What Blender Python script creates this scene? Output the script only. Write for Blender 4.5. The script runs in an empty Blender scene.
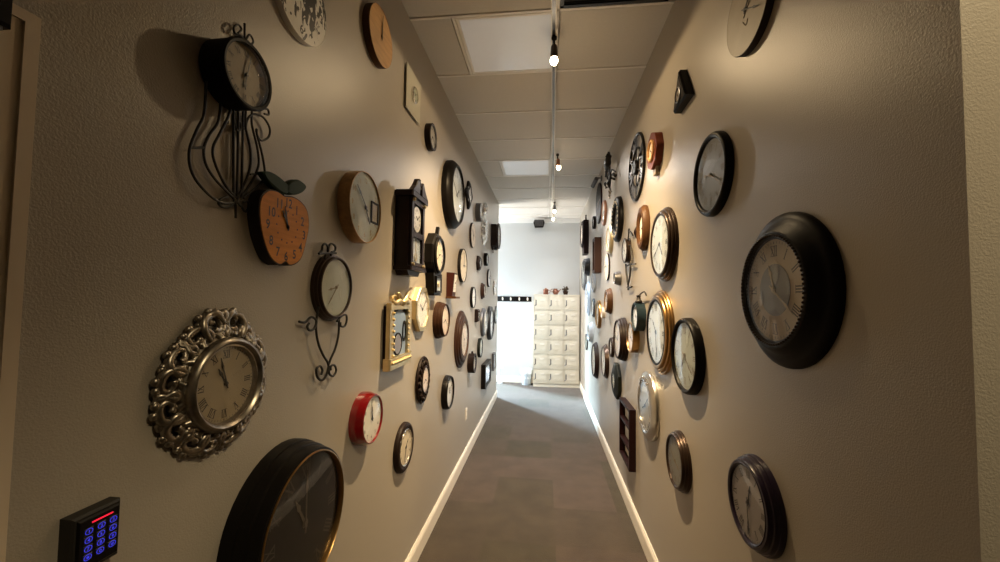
import bpy, math, random
from mathutils import Vector, Matrix
PI = math.pi
S = bpy.context.scene
COL = S.collection
rnd = random.Random(7)

# ------------------------------------------------------------------ camera
H = 1.6856                                   # eye height above the floor
YAW, PITCH, ROLL = 0.112102, 0.044179, -0.014127
cam_data = bpy.data.cameras.new('camera')
cam_data.sensor_width = 36.0
cam_data.lens = 397.964 / 1000 * 36.0
cam_data.clip_start = 0.02
cam = bpy.data.objects.new('camera', cam_data)
COL.objects.link(cam)
_R = (Matrix.Rotation(YAW, 3, 'Z') @ Matrix.Rotation(PITCH, 3, 'X') @ Matrix.Rotation(ROLL, 3, 'Y'))
_r, _f, _u = _R @ Vector((1, 0, 0)), _R @ Vector((0, 1, 0)), _R @ Vector((0, 0, 1))
cam.matrix_world = Matrix(((_r.x, _u.x, -_f.x, 0), (_r.y, _u.y, -_f.y, 0), (_r.z, _u.z, -_f.z, H), (0, 0, 0, 1)))
S.camera = cam

# ------------------------------------------------------------------ exposure, sky, daylight
vs = S.view_settings
vs.view_transform = 'Standard'
vs.look = 'None'
vs.gamma = 1.0
vs.use_curve_mapping = False
vs.exposure = 0.0
w = bpy.data.worlds.new('sky')
S.world = w
w.use_nodes = True
w.node_tree.nodes['Background'].inputs[0].default_value = (0.75, 0.87, 1.0, 1)
w.node_tree.nodes['Background'].inputs[1].default_value = 1.5

LAMP_W, FILL_W, DAY_W, SIDE_W = 520.0, 190.0, 5600.0, 275.0
WARM = (1.0, 0.73, 0.41)


def area(name, loc, rot, sx, sy, power, color):
    d = bpy.data.lights.new(name, 'AREA')
    d.shape = 'RECTANGLE'
    d.size, d.size_y = sx, sy
    d.energy, d.color = power, color
    o = bpy.data.objects.new(name, d)
    COL.objects.link(o)
    o.location, o.rotation_euler = loc, rot
    return o


def spot(name, loc, target, power, color, angle, blend, radius):
    d = bpy.data.lights.new(name, 'SPOT')
    d.energy, d.color = power, color
    d.spot_size, d.spot_blend, d.shadow_soft_size = angle, blend, radius
    o = bpy.data.objects.new(name, d)
    COL.objects.link(o)
    o.location = loc
    o.rotation_euler = (Vector(target) - Vector(loc)).to_track_quat('-Z', 'Y').to_euler()
    return o


# daylight coming through the glazed walls of the side room at the far end
area('daylight', (-3.95, 10.1, 5.0), (Vector((0.3, 5.9, 0.4)) - Vector((-3.95, 10.1, 5.0))).to_track_quat('-Z', 'Y').to_euler(), 0.7, 2.2, DAY_W, (0.52, 0.78, 1.0))
area('side_daylight', (-3.80, 7.48, 1.2), (0, -PI / 2 - 0.62, 0), 2.9, 1.15, SIDE_W, (1.0, 0.95, 0.88))

# ------------------------------------------------------------------ materials
MATS = {}


def _nodes(name):
    m = bpy.data.materials.new(name)
    m.use_nodes = True
    nt = m.node_tree
    return m, nt, nt.nodes['Principled BSDF']


def mat(name, col, rough=0.5, metal=0.0, var=0.12, scale=18.0, stretch=(1, 1, 1), bump=0.0, bscale=None, coat=0.0, spec=0.5):
    """Principled surface whose colour wanders a little with object-space noise."""
    if name in MATS:
        return MATS[name]
    m, nt, b = _nodes(name)
    N, L = nt.nodes, nt.links
    tc = N.new('ShaderNodeTexCoord')
    mp = N.new('ShaderNodeMapping')
    mp.inputs['Scale'].default_value = stretch
    L.new(tc.outputs['Object'], mp.inputs[0])
    no = N.new('ShaderNodeTexNoise')
    no.inputs['Scale'].default_value = scale
    no.inputs['Detail'].default_value = 4
    L.new(mp.outputs[0], no.inputs['Vector'])
    mx = N.new('ShaderNodeMix')
    mx.data_type = 'RGBA'
    mx.inputs[6].default_value = tuple(max(0, c * (1 - var)) for c in col) + (1,)
    mx.inputs[7].default_value = tuple(min(1, c * (1 + var)) for c in col) + (1,)
    L.new(no.outputs['Fac'], mx.inputs[0])
    L.new(mx.outputs[2], b.inputs['Base Color'])
    b.inputs['Roughness'].default_value = rough
    b.inputs['Metallic'].default_value = metal
    b.inputs['Specular IOR Level'].default_value = spec
    if coat:
        b.inputs['Coat Weight'].default_value = coat
        b.inputs['Coat Roughness'].default_value = 0.12
    if bump:
        n2 = N.new('ShaderNodeTexNoise')
        n2.inputs['Scale'].default_value = bscale or scale
        n2.inputs['Detail'].default_value = 3
        L.new(mp.outputs[0], n2.inputs['Vector'])
        bp = N.new('ShaderNodeBump')
        bp.inputs['Strength'].default_value = bump
        bp.inputs['Distance'].default_value = 0.01
        L.new(n2.outputs['Fac'], bp.inputs['Height'])
        L.new(bp.outputs[0], b.inputs['Normal'])
    MATS[name] = m
    return m


def wood(name, col, rough=0.48, coat=0.0):
    return mat(name, col, rough, 0, 0.35, 9.0, (1, 9, 9), 0.0, None, coat, 0.16)


def emit(name, col, strength):
    if name in MATS:
        return MATS[name]
    m, nt, b = _nodes(name)
    b.inputs['Base Color'].default_value = col + (1,)
    b.inputs['Emission Color'].default_value = col + (1,)
    b.inputs['Emission Strength'].default_value = strength
    MATS[name] = m
    return m


def glass_mat(name='clock glass', rough=0.03, ior=1.5, tint=(1, 1, 1)):
    """Thin pane: clear straight through, mirror-like towards grazing angles."""
    if name in MATS:
        return MATS[name]
    m = bpy.data.materials.new(name)
    m.use_nodes = True
    nt = m.node_tree
    N, L = nt.nodes, nt.links
    N.remove(N['Principled BSDF'])
    # Schlick reflectance, the same from both sides of the pane
    geo = N.new('ShaderNodeNewGeometry')
    dt = N.new('ShaderNodeVectorMath')
    dt.operation = 'DOT_PRODUCT'
    L.new(geo.outputs['Normal'], dt.inputs[0])
    L.new(geo.outputs['Incoming'], dt.inputs[1])
    last = dt.outputs['Value']
    f0 = ((ior - 1) / (ior + 1)) ** 2
    for op, v in (('ABSOLUTE', None), ('SUBTRACT', 'rev'), ('POWER', 5.0), ('MULTIPLY', 1 - f0), ('ADD', f0)):
        q = N.new('ShaderNodeMath')
        q.operation = op
        if v == 'rev':
            q.inputs[0].default_value = 1.0
            L.new(last, q.inputs[1])
        else:
            L.new(last, q.inputs[0])
            if v is not None:
                q.inputs[1].default_value = v
        last = q.outputs[0]
    tr = N.new('ShaderNodeBsdfTransparent')
    tr.inputs[0].default_value = tint + (1,)
    gl = N.new('ShaderNodeBsdfGlossy')
    gl.inputs['Roughness'].default_value = rough
    ms = N.new('ShaderNodeMixShader')
    L.new(last, ms.inputs[0])
    L.new(tr.outputs[0], ms.inputs[1])
    L.new(gl.outputs[0], ms.inputs[2])
    L.new(ms.outputs[0], N['Material Output'].inputs[0])
    MATS[name] = m
    return m


def wall_mat(name, col, rough=0.35, bump=0.24):
    """Eggshell paint over an orange-peel texture."""
    m, nt, b = _nodes(name)
    N, L = nt.nodes, nt.links
    geo = N.new('ShaderNodeNewGeometry')
    n1 = N.new('ShaderNodeTexNoise')
    n1.inputs['Scale'].default_value = 260
    n1.inputs['Detail'].default_value = 3
    n0 = N.new('ShaderNodeTexNoise')
    n0.inputs['Scale'].default_value = 1.1
    for n in (n0, n1):
        L.new(geo.outputs['Position'], n.inputs['Vector'])
    mx = N.new('ShaderNodeMix')
    mx.data_type = 'RGBA'
    mx.inputs[6].default_value = tuple(c * 0.96 for c in col) + (1,)
    mx.inputs[7].default_value = tuple(c * 1.04 for c in col) + (1,)
    L.new(n0.outputs['Fac'], mx.inputs[0])
    L.new(mx.outputs[2], b.inputs['Base Color'])
    b.inputs['Roughness'].default_value = rough
    bp = N.new('ShaderNodeBump')
    bp.inputs['Strength'].default_value = bump
    bp.inputs['Distance'].default_value = 0.004
    L.new(n1.outputs['Fac'], bp.inputs['Height'])
    L.new(bp.outputs[0], b.inputs['Normal'])
    return m


def carpet_mat():
    m, nt, b = _nodes('carpet tiles')
    N, L = nt.nodes, nt.links
    geo = N.new('ShaderNodeNewGeometry')
    off = N.new('ShaderNodeVectorMath')
    off.operation = 'ADD'
    off.inputs[1].default_value = (0.41, 0.17, 0)
    L.new(geo.outputs['Position'], off.inputs[0])
    sn = N.new('ShaderNodeVectorMath')
    sn.operation = 'SNAP'
    sn.inputs[1].default_value = (0.5, 0.5, 10.0)
    L.new(off.outputs[0], sn.inputs[0])
    wn = N.new('ShaderNodeTexWhiteNoise')
    L.new(sn.outputs[0], wn.inputs['Vector'])
    ra = N.new('ShaderNodeValToRGB')
    e = ra.color_ramp.elements
    e[0].position, e[0].color = 0.0, (0.044, 0.035, 0.021, 1)
    e[1].position, e[1].color = 1.0, (0.064, 0.046, 0.034, 1)
    k = e.new(0.5)
    k.color = (0.055, 0.040, 0.028, 1)
    L.new(wn.outputs['Value'], ra.inputs[0])
    no = N.new('ShaderNodeTexNoise')
    no.inputs['Scale'].default_value = 110
    no.inputs['Detail'].default_value = 4
    L.new(geo.outputs['Position'], no.inputs['Vector'])
    n2 = N.new('ShaderNodeTexNoise')
    n2.inputs['Scale'].default_value = 5.0
    n2.inputs['Detail'].default_value = 5
    L.new(geo.outputs['Position'], n2.inputs['Vector'])
    ad = N.new('ShaderNodeMath')
    ad.operation = 'MULTIPLY_ADD'
    ad.inputs[1].default_value = 0.7
    L.new(no.outputs['Fac'], ad.inputs[0])
    L.new(n2.outputs['Fac'], ad.inputs[2])
    mx = N.new('ShaderNodeMix')
    mx.data_type = 'RGBA'
    mx.blend_type = 'MULTIPLY'
    mx.inputs[0].default_value = 0.55
    L.new(ra.outputs[0], mx.inputs[6])
    mr = N.new('ShaderNodeMapRange')
    mr.inputs[1].default_value, mr.inputs[2].default_value = 0.4, 1.3
    mr.inputs[3].default_value, mr.inputs[4].default_value = 0.30, 1.55
    L.new(ad.outputs[0], mr.inputs[0])
    L.new(mr.outputs[0], mx.inputs[7])
    L.new(mx.outputs[2], b.inputs['Base Color'])
    b.inputs['Roughness'].default_value = 0.8
    b.inputs['Specular IOR Level'].default_value = 0.25
    b.inputs['Sheen Weight'].default_value = 0.55
    b.inputs['Sheen Roughness'].default_value = 0.25
    bp = N.new('ShaderNodeBump')
    bp.inputs['Strength'].default_value = 0.5
    bp.inputs['Distance'].default_value = 0.004
    L.new(no.outputs['Fac'], bp.inputs['Height'])
    L.new(bp.outputs[0], b.inputs['Normal'])
    return m


def patch_mat():
    """White enamel with irregular black patches, as on a cow hide."""
    m, nt, b = _nodes('white enamel with black patches')
    N, L = nt.nodes, nt.links
    tc = N.new('ShaderNodeTexCoord')
    no = N.new('ShaderNodeTexNoise')
    no.inputs['Scale'].default_value = 34
    no.inputs['Detail'].default_value = 2
    no.inputs['Distortion'].default_value = 0.8
    mp = N.new('ShaderNodeMapping')
    mp.inputs['Scale'].default_value = (1.5, 0.6, 1)
    L.new(tc.outputs['Object'], mp.inputs[0])
    L.new(mp.outputs[0], no.inputs['Vector'])
    sx = N.new('ShaderNodeSeparateXYZ')
    L.new(tc.outputs['Object'], sx.inputs[0])
    ad = N.new('ShaderNodeMath')
    ad.operation = 'MULTIPLY_ADD'
    ad.inputs[1].default_value = 1.3
    L.new(sx.outputs['Y'], ad.inputs[0])
    L.new(no.outputs['Fac'], ad.inputs[2])
    ra = N.new('ShaderNodeValToRGB')
    ra.color_ramp.interpolation = 'CONSTANT'
    ra.color_ramp.elements[0].color = (0.78, 0.76, 0.70, 1)
    ra.color_ramp.elements[1].position = 0.47
    ra.color_ramp.elements[1].color = (0.012, 0.010, 0.010, 1)
    L.new(ad.outputs[0], ra.inputs[0])
    L.new(ra.outputs[0], b.inputs['Base Color'])
    b.inputs['Roughness'].default_value = 0.3
    return m


WALL = wall_mat('eggshell greige wall paint', (0.35, 0.312, 0.262))
WHITEWALL = wall_mat('white wall paint', (0.56, 0.57, 0.57), 0.5, 0.15)
TRIM = mat('cream trim paint', (0.80, 0.74, 0.64), 0.35, 0, 0.03)
DOORP = mat('door casing paint', (0.60, 0.50, 0.38), 0.4, 0, 0.04)
CEIL = mat('mineral ceiling tile', (0.66, 0.63, 0.58), 0.8, 0, 0.05, 60, (1, 1, 1), 0.25, 220)
GRID = mat('ceiling grid enamel', (0.86, 0.83, 0.78), 0.4, 0, 0.03)
CARPET = carpet_mat()
GLASS = glass_mat()
PANE = glass_mat('window glass', 0.0, 1.45)

BLACK = mat('black lacquer', (0.005, 0.004, 0.0035), 0.40, 0, 0.2, spec=0.12)
SATIN = mat('satin black', (0.008, 0.006, 0.005), 0.55, 0, 0.2, spec=0.14)
IRON = mat('wrought iron', (0.010, 0.008, 0.007), 0.5, 0.2, 0.3, 60)
ESPRESSO = wood('espresso wood', (0.014, 0.007, 0.005))
WALNUT = wood('walnut wood', (0.036, 0.015, 0.008))
CHESTNUT = wood('chestnut wood', (0.075, 0.033, 0.012))
MAHOG = wood('dark mahogany', (0.010, 0.003, 0.003), 0.4, 0.1)
BURG = wood('burgundy stained wood', (0.012, 0.003, 0.003), 0.45, 0.0)
REDWOOD = wood('red stained oak', (0.13, 0.032, 0.015), 0.5, 0.0)
MAPLE = wood('maple veneer', (0.46, 0.27, 0.12), 0.35, 0.2)
APPLEW = wood('orange stained pine', (0.56, 0.21, 0.030), 0.5, 0.0)
TANWOOD = wood('plain tan wood', (0.46, 0.27, 0.12), 0.5, 0.0)
BARK = mat('dark bark', (0.022, 0.012, 0.008), 0.7, 0, 0.4, 50)
BRONZE = mat('dark bronze', (0.040, 0.023, 0.015), 0.34, 0.6, 0.3, 20)
GOLD = mat('polished gold', (0.74, 0.60, 0.35), 0.38, 1.0, 0.12)
OLDGOLD = mat('antique gold', (0.36, 0.21, 0.08), 0.3, 1.0, 0.4, 14)
COPPER = mat('copper', (0.42, 0.20, 0.12), 0.35, 0.9, 0.2)
SILVER = mat('antique silver leaf', (0.30, 0.265, 0.22), 0.33, 1.0, 0.5, 45)
STEEL = mat('brushed steel', (0.62, 0.60, 0.56), 0.28, 1.0, 0.1, 30, (1, 12, 1))
CHROME = mat('bright nickel', (0.75, 0.73, 0.70), 0.12, 1.0, 0.05)
PEWTER = mat('pewter', (0.16, 0.16, 0.17), 0.4, 0.8, 0.2)
SLATE = mat('slate grey paint', (0.016, 0.017, 0.021), 0.4, 0, 0.2)
PALEBLUE = mat('pale blue enamel', (0.42, 0.48, 0.56), 0.35, 0, 0.1)
TEAL = mat('dark teal enamel', (0.008, 0.021, 0.030), 0.5, 0.0, 0.25, spec=0.25)
OLIVE = mat('dark olive stone', (0.006, 0.007, 0.004), 0.5, 0, 0.35, 25, spec=0.15)
RED = mat('glossy red enamel', (0.20, 0.004, 0.006), 0.16, 0, 0.06, coat=0.6)
PURPLE = mat('dark plum lacquer', (0.018, 0.010, 0.026), 0.3, 0, 0.2, spec=0.4)
GREEN = mat('dark green paint', (0.012, 0.034, 0.020), 0.6, 0, 0.25, spec=0.2)
D_WHITE = mat('white dial', (0.80, 0.78, 0.73), 0.4, 0, 0.03)
D_CREAM = mat('cream dial', (0.68, 0.60, 0.46), 0.45, 0, 0.06)
D_AGED = mat('aged paper dial', (0.27, 0.215, 0.14), 0.5, 0, 0.22, 12)
D_PINK = mat('warm ivory dial', (0.74, 0.60, 0.48), 0.45, 0, 0.05)
D_GREY = mat('grey green dial', (0.36, 0.38, 0.31), 0.45, 0, 0.18, 14)
D_MARBLE = mat('grey marbled dial', (0.17, 0.17, 0.145), 0.35, 0, 0.45, 9)
D_BLACK = mat('black dial', (0.007, 0.006, 0.005), 0.5, 0, 0.3, spec=0.2)
D_ICE = mat('icy white dial', (0.52, 0.56, 0.57), 0.35, 0, 0.05)
D_DUSK = mat('dusky grey dial', (0.26, 0.23, 0.215), 0.35, 0, 0.15)
D_AMBER = mat('amber parchment dial', (0.21, 0.155, 0.08), 0.5, 0, 0.25, 14)
D_SILVER = mat('silvered dial', (0.60, 0.57, 0.50), 0.3, 0.6, 0.08)
D_BEIGE = mat('beige dial', (0.56, 0.49, 0.40), 0.5, 0, 0.04)
D_DISC = mat('pewter dial centre', (0.055, 0.058, 0.052), 0.45, 0.1, 0.25)
D_BLUE = mat('blue grey picture', (0.20, 0.28, 0.42), 0.4, 0, 0.3, 8)
INK = mat('dial ink', (0.02, 0.015, 0.012), 0.5, 0, 0.1)
FADED = mat('faded brown ink', (0.16, 0.12, 0.08), 0.6, 0, 0.2)
GILT = mat('gilt paint', (0.30, 0.20, 0.08), 0.4, 0.6, 0.1)
HANDM = mat('black clock hand', (0.012, 0.010, 0.010), 0.4, 0.2, 0.1)
BRASSH = mat('dull brass hand', (0.22, 0.17, 0.10), 0.4, 0.7, 0.1)

# ------------------------------------------------------------------ mesh helpers
_TXT = {}


def text_geo(s):
    """Flat outline of a word as (verts, faces), unit cap height, centred."""
    if s not in _TXT:
        cu = bpy.data.curves.new('t', 'FONT')
        cu.body = s
        cu.resolution_u = 3
        cu.offset = 0.018
        o = bpy.data.objects.new('t', cu)
        me = o.to_mesh()
        vs_ = [v.co.copy() for v in me.vertices]
        fs_ = [tuple(p.vertices) for p in me.polygons]
        o.to_mesh_clear()
        bpy.data.objects.remove(o)
        bpy.data.curves.remove(cu)
        x0, x1 = min(v.x for v in vs_), max(v.x for v in vs_)
        y0, y1 = min(v.y for v in vs_), max(v.y for v in vs_)
        k = 1 / max(y1 - y0, 1e-6)
        _TXT[s] = ([((v.x - (x0 + x1) / 2) * k, (v.y - (y0 + y1) / 2) * k) for v in vs_], fs_)
    return _TXT[s]


def smooth_path(pts, n=6, closed=False):
    P = [Vector(p) for p in pts]
    if len(P) < 3:
        return P
    out = []
    m = len(P)
    for i in range(m if closed else m - 1):
        p0 = P[(i - 1) % m] if closed or i > 0 else P[0]
        p1, p2 = P[i], P[(i + 1) % m]
        p3 = P[(i + 2) % m] if closed or i + 2 < m else P[-1]
        for k in range(n):
            t = k / n
            out.append(0.5 * ((2 * p1) + (p2 - p0) * t + (2 * p0 - 5 * p1 + 4 * p2 - p3) * t * t + (3 * p1 - p0 - 3 * p2 + p3) * t ** 3))
    if not closed:
        out.append(P[-1])
    return out


class MB:
    """Collects shapes; build() links them as ONE mesh object."""

    def __init__(self):
        self.v, self.f, self.m = [], [], []

    def add(self, verts, faces, mi=0):
        b = len(self.v)
        self.v += [tuple(v) for v in verts]
        self.f += [tuple(i + b for i in f) for f in faces]
        self.m += [mi] * len(faces)
        return self

    def box(self, x0, x1, y0, y1, z0, z1, mi=0, bev=0.0):
        if bev <= 0:
            vs_ = [(x, y, z) for z in (z0, z1) for y in (y0, y1) for x in (x0, x1)]
            self.add(vs_, [(0, 2, 3, 1), (4, 5, 7, 6), (0, 1, 5, 4), (2, 6, 7, 3), (0, 4, 6, 2), (1, 3, 7, 5)], mi)
        else:
            o = [(x0, y0), (x1, y0), (x1, y1), (x0, y1)]
            self.prism(o, z0, z1, mi, bev)
        return self

    def prism(self, outline, z0, z1, mi=0, bev=0.0):
        """Outline counter-clockwise in xy, extruded along z, top edge chamfered."""
        n = len(outline)
        cx = sum(p[0] for p in outline) / n
        cy = sum(p[1] for p in outline) / n
        rings = [(0, z0), (0, z1 - bev), (bev, z1)] if bev > 0 else [(0, z0), (0, z1)]
        vs_ = []
        for ins, z in rings:
            for i, (x, y) in enumerate(outline):
                if ins:
                    d = math.hypot(x - cx, y - cy) or 1
                    k = max(0, 1 - ins * 1.3 / d)
                    vs_.append((cx + (x - cx) * k, cy + (y - cy) * k, z))
                else:
                    vs_.append((x, y, z))
        fs_ = []
        for r in range(len(rings) - 1):
            for i in range(n):
                j = (i + 1) % n
                fs_.append((r * n + i, r * n + j, (r + 1) * n + j, (r + 1) * n + i))
        fs_.append(tuple(range(n - 1, -1, -1)))
        fs_.append(tuple((len(rings) - 1) * n + i for i in range(n)))
        return self.add(vs_, fs_, mi)

    def lathe(self, prof, seg=48, sx=1.0, sy=1.0, mi=0, closed=True, rot=0.0, wob=None, cx=0, cy=0):
        """Profile of (radius, z), spun about z; closed rings, or solid when a radius is 0."""
        n = len(prof)
        vs_ = []
        for i in range(seg):
            a = rot + 2 * PI * i / seg
            for r, z in prof:
                k = r * (wob(a) if wob else 1)
                vs_.append((cx + k * sx * math.cos(a), cy + k * sy * math.sin(a), z))
        fs_ = []
        for i in range(seg):
            j = (i + 1) % seg
            for k in range(n if closed else n - 1):
                l = (k + 1) % n
                fs_.append((i * n + k, j * n + k, j * n + l, i * n + l))
        return self.add(vs_, fs_, mi)

    def disc(self, r, z0, z1, seg=48, sx=1.0, sy=1.0, mi=0, rot=0.0, wob=None, cx=0, cy=0):
        o = []
        for i in range(seg):
            a = rot + 2 * PI * i / seg
            k = r * (wob(a) if wob else 1)
            o.append((cx + k * sx * math.cos(a), cy + k * sy * math.sin(a)))
        return self.prism(o, z0, z1, mi)

    def dome(self, r, z0, h, seg=32, rings=5, sx=1.0, sy=1.0, mi=0):
        vs_ = [(0, 0, z0 + h)]
        for k in range(1, rings + 1):
            t = k / rings
            z = z0 + h * math.sqrt(max(0, 1 - t * t)) if h else z0
            z = z0 + h * (1 - t * t)
            for i in range(seg):
                a = 2 * PI * i / seg
                vs_.append((r * t * sx * math.cos(a), r * t * sy * math.sin(a), z))
        fs_ = [(0, 1 + i, 1 + (i + 1) % seg) for i in range(seg)]
        for k in range(rings - 1):
            for i in range(seg):
                j = (i + 1) % seg
                a, b = 1 + k * seg, 1 + (k + 1) * seg
                fs_.append((a + i, b + i, b + j, a + j))
        return self.add(vs_, fs_, mi)

    def tube(self, pts, r, seg=8, n=5, mi=0, closed=False):
        P = smooth_path(pts, n, closed)
        m = len(P)
        rad = (lambda t: r) if not hasattr(r, '__len__') else (lambda t: r[min(len(r) - 2, int(t * (len(r) - 1)))] * (1 - (t * (len(r) - 1)) % 1) + r[min(len(r) - 1, int(t * (len(r) - 1)) + 1)] * ((t * (len(r) - 1)) % 1))
        up = None
        vs_ = []
        for i, p in enumerate(P):
            a = P[(i - 1) % m] if closed else P[max(i - 1, 0)]
            b = P[(i + 1) % m] if closed else P[min(i + 1, m - 1)]
            t = (b - a)
            t = t.normalized() if t.length > 1e-9 else Vector((1, 0, 0))
            if up is None:
                up = t.orthogonal().normalized()
            up = (up - t * up.dot(t))
            up = up.normalized() if up.length > 1e-6 else t.orthogonal().normalized()
            s = t.cross(up)
            rr = rad(i / max(1, m - 1))
            for k in range(seg):
                q = 2 * PI * k / seg
                vs_.append(p + up * (rr * math.cos(q)) + s * (rr * math.sin(q)))
        fs_ = []
        for i in range(m if closed else m - 1):
            j = (i + 1) % m
            for k in range(seg):
                l = (k + 1) % seg
                fs_.append((i * seg + k, i * seg + l, j * seg + l, j * seg + k))
        if not closed:
            fs_.append(tuple(range(seg - 1, -1, -1)))
            fs_.append(tuple((m - 1) * seg + k for k in range(seg)))
        return self.add(vs_, fs_, mi)

    def ball(self, c, r, seg=12, rings=8, sx=1, sy=1, sz=1, mi=0):
        vs_ = [(c[0], c[1], c[2] + r * sz)]
        for k in range(1, rings):
            t = PI * k / rings
            for i in range(seg):
                a = 2 * PI * i / seg
                vs_.append((c[0] + r * sx * math.sin(t) * math.cos(a), c[1] + r * sy * math.sin(t) * math.sin(a), c[2] + r * sz * math.cos(t)))
        vs_.append((c[0], c[1], c[2] - r * sz))
        fs_ = [(0, 1 + i, 1 + (i + 1) % seg) for i in range(seg)]
        for k in range(rings - 2):
            for i in range(seg):
                j = (i + 1) % seg
                a, b = 1 + k * seg, 1 + (k + 1) * seg
                fs_.append((a + i, b + i, b + j, a + j))
        a = 1 + (rings - 2) * seg
        fs_ += [(a + i, len(vs_) - 1, a + (i + 1) % seg) for i in range(seg)]
        return self.add(vs_, fs_, mi)

    def strip(self, p, q, wd, z, mi=1):
        """Flat painted stroke from p to q."""
        d = Vector((q[0] - p[0], q[1] - p[1]))
        d.normalize()
        nx, ny = -d.y * wd / 2, d.x * wd / 2
        return self.add([(p[0] - nx, p[1] - ny, z), (q[0] - nx, q[1] - ny, z), (q[0] + nx, q[1] + ny, z), (p[0] + nx, p[1] + ny, z)], [(0, 1, 2, 3)], mi)

    def text(self, s, x, y, size, z, mi=1, rot=0.0, sx=1.0):
        vs_, fs_ = text_geo(s)
        c, n = math.cos(rot), math.sin(rot)
        return self.add([(x + size * (a * sx * c - b * n), y + size * (a * sx * n + b * c), z) for a, b in vs_], fs_, mi)

    def build(self, name, mats, parent=None, smooth=True, angle=38):
        me = bpy.data.meshes.new(name)
        me.from_pydata(self.v, [], self.f)
        for m in (mats if isinstance(mats, (list, tuple)) else [mats]):
            me.materials.append(m)
        me.polygons.foreach_set('material_index', self.m)
        if smooth:
            me.polygons.foreach_set('use_smooth', [True] * len(self.f))
            me.set_sharp_from_angle(angle=math.radians(angle))
        me.update()
        o = bpy.data.objects.new(name, me)
        COL.objects.link(o)
        if parent:
            o.parent = parent
        return o


def tag(o, label=None, cat=None, group=None, kind=None):
    for k, v in (('label', label), ('category', cat), ('group', group), ('kind', kind)):
        if v:
            o[k] = v
    return o


def struct(name, mb, m, smooth=False):
    return tag(mb.build(name, m, None, smooth), kind='structure')


XL, XR, ZC = -0.8065, 0.6931, 3.3307


def thing(name, label, cat, side=None, y=0, z=0, x=0, group=None, tilt=0.0):
    """Empty at the thing's base. side L / R hangs it on that wall: local x runs
    to the viewer's right, local y up, local z out of the wall."""
    o = bpy.data.objects.new(name, None)
    o.empty_display_size = 0.05
    COL.objects.link(o)
    if side == 'L':
        o.matrix_world = Matrix(((0, 0, 1, XL), (1, 0, 0, y), (0, 1, 0, z), (0, 0, 0, 1))) @ Matrix.Rotation(tilt, 4, 'Z')
    elif side == 'R':
        o.matrix_world = Matrix(((0, 0, -1, XR), (-1, 0, 0, y), (0, 1, 0, z), (0, 0, 0, 1))) @ Matrix.Rotation(tilt, 4, 'Z')
    elif side == 'B':
        o.matrix_world = Matrix(((1, 0, 0, x), (0, 0, -1, y), (0, 1, 0, z), (0, 0, 0, 1)))
    else:
        o.location = (x, y, z)
    tag(o, label, cat, group)
    return o

# ------------------------------------------------------------------ the setting
YE = 6.826                                    # where the left wall stops and the side room opens
YB = 8.10                                     # far wall
struct('floor', MB().box(-3.64, 2.6, -1.4, 8.3, -0.1, 0), CARPET)

# suspended ceiling: slab with tiles standing a little proud of the seams
cb = MB().box(-3.64, 2.6, -1.4, 8.3, ZC + 0.020, ZC + 0.12)
ROW0, ROW = 2.2122, 0.6096
TX = 0.060                                    # grid line that the track follows
PANEL_ROWS = (0, 4)
for k in range(-6, 10):
    y0, y1 = ROW0 + k * ROW + 0.016, ROW0 + (k + 1) * ROW - 0.016
    if y1 > YB:
        y1 = YB
    if y0 > YB:
        continue
    xs = [-3.5976, -2.3784, -1.159, TX, TX + 1.219, 2.6]
    if k in PANEL_ROWS:
        xs = [-3.5976, -2.3784, -1.159, TX - 0.6096, TX, TX + 1.219, 2.6]
    for a, b in zip(xs[:-1], xs[1:]):
        if k in PANEL_ROWS and abs(b - TX) < 0.01:
            continue
        if k == -1 and abs(a - TX) < 0.01:
            cb.box(TX + 0.6096 + 0.004, b - 0.004, y0, y1, ZC, ZC + 0.021)
            continue
        cb.box(a + 0.016, b - 0.016, y0, y1, ZC, ZC + 0.021)
struct('ceiling', cb, CEIL)
gb = MB()
for k in range(-6, 10):
    y = ROW0 + k * ROW
    if y < YB:
        gb.box(-3.5, 2.6, y - 0.009, y + 0.009, ZC - 0.004, ZC + 0.021)
gb.box(TX - 0.009, TX + 0.009, -1.4, YB, ZC - 0.004, ZC + 0.021)
for k in PANEL_ROWS:
    y = ROW0 + k * ROW
    gb.box(TX - 0.6096 - 0.009, TX - 0.6096 + 0.009, y, y + ROW, ZC - 0.004, ZC + 0.021)
struct('trim_1', gb, GRID)

struct('wall_left', MB().box(XL - 0.12, XL, -1.4, YE, 0, ZC + 0.05), WALL)
struct('wall_right', MB().box(XR, XR + 0.14, 0.733, YB, 0, ZC + 0.05), WALL)
struct('wall_entry', MB().box(XR + 0.14, 2.6, 0.733, 0.87, 0, ZC + 0.05), WALL)
XS = -3.5                                     # side room's outer wall
wb = MB()
wb.box(-1.05, XR + 0.14, YB, YB + 0.14, 0, ZC + 0.05)
wb.box(XS, -1.05, YB, YB + 0.14, 0, 0.12)
wb.box(XS, -1.05, YB, YB + 0.14, 3.05, ZC + 0.05)
wb.box(XS, XS + 0.15, YB, YB + 0.14, 0.12, 3.05)
struct('wall_far', wb, WHITEWALL)
struct('wall_side_room', MB().box(XS, XL - 0.12, YE - 0.12, YE, 0, ZC + 0.05), WHITEWALL)
struct('wall_behind', MB().box(-2.6, 2.6, -1.54, -1.4, 0, ZC + 0.05), WALL)
struct('wall_entry_side', MB().box(2.46, 2.6, -1.4, 0.733, 0, ZC + 0.05), WALL)
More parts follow.
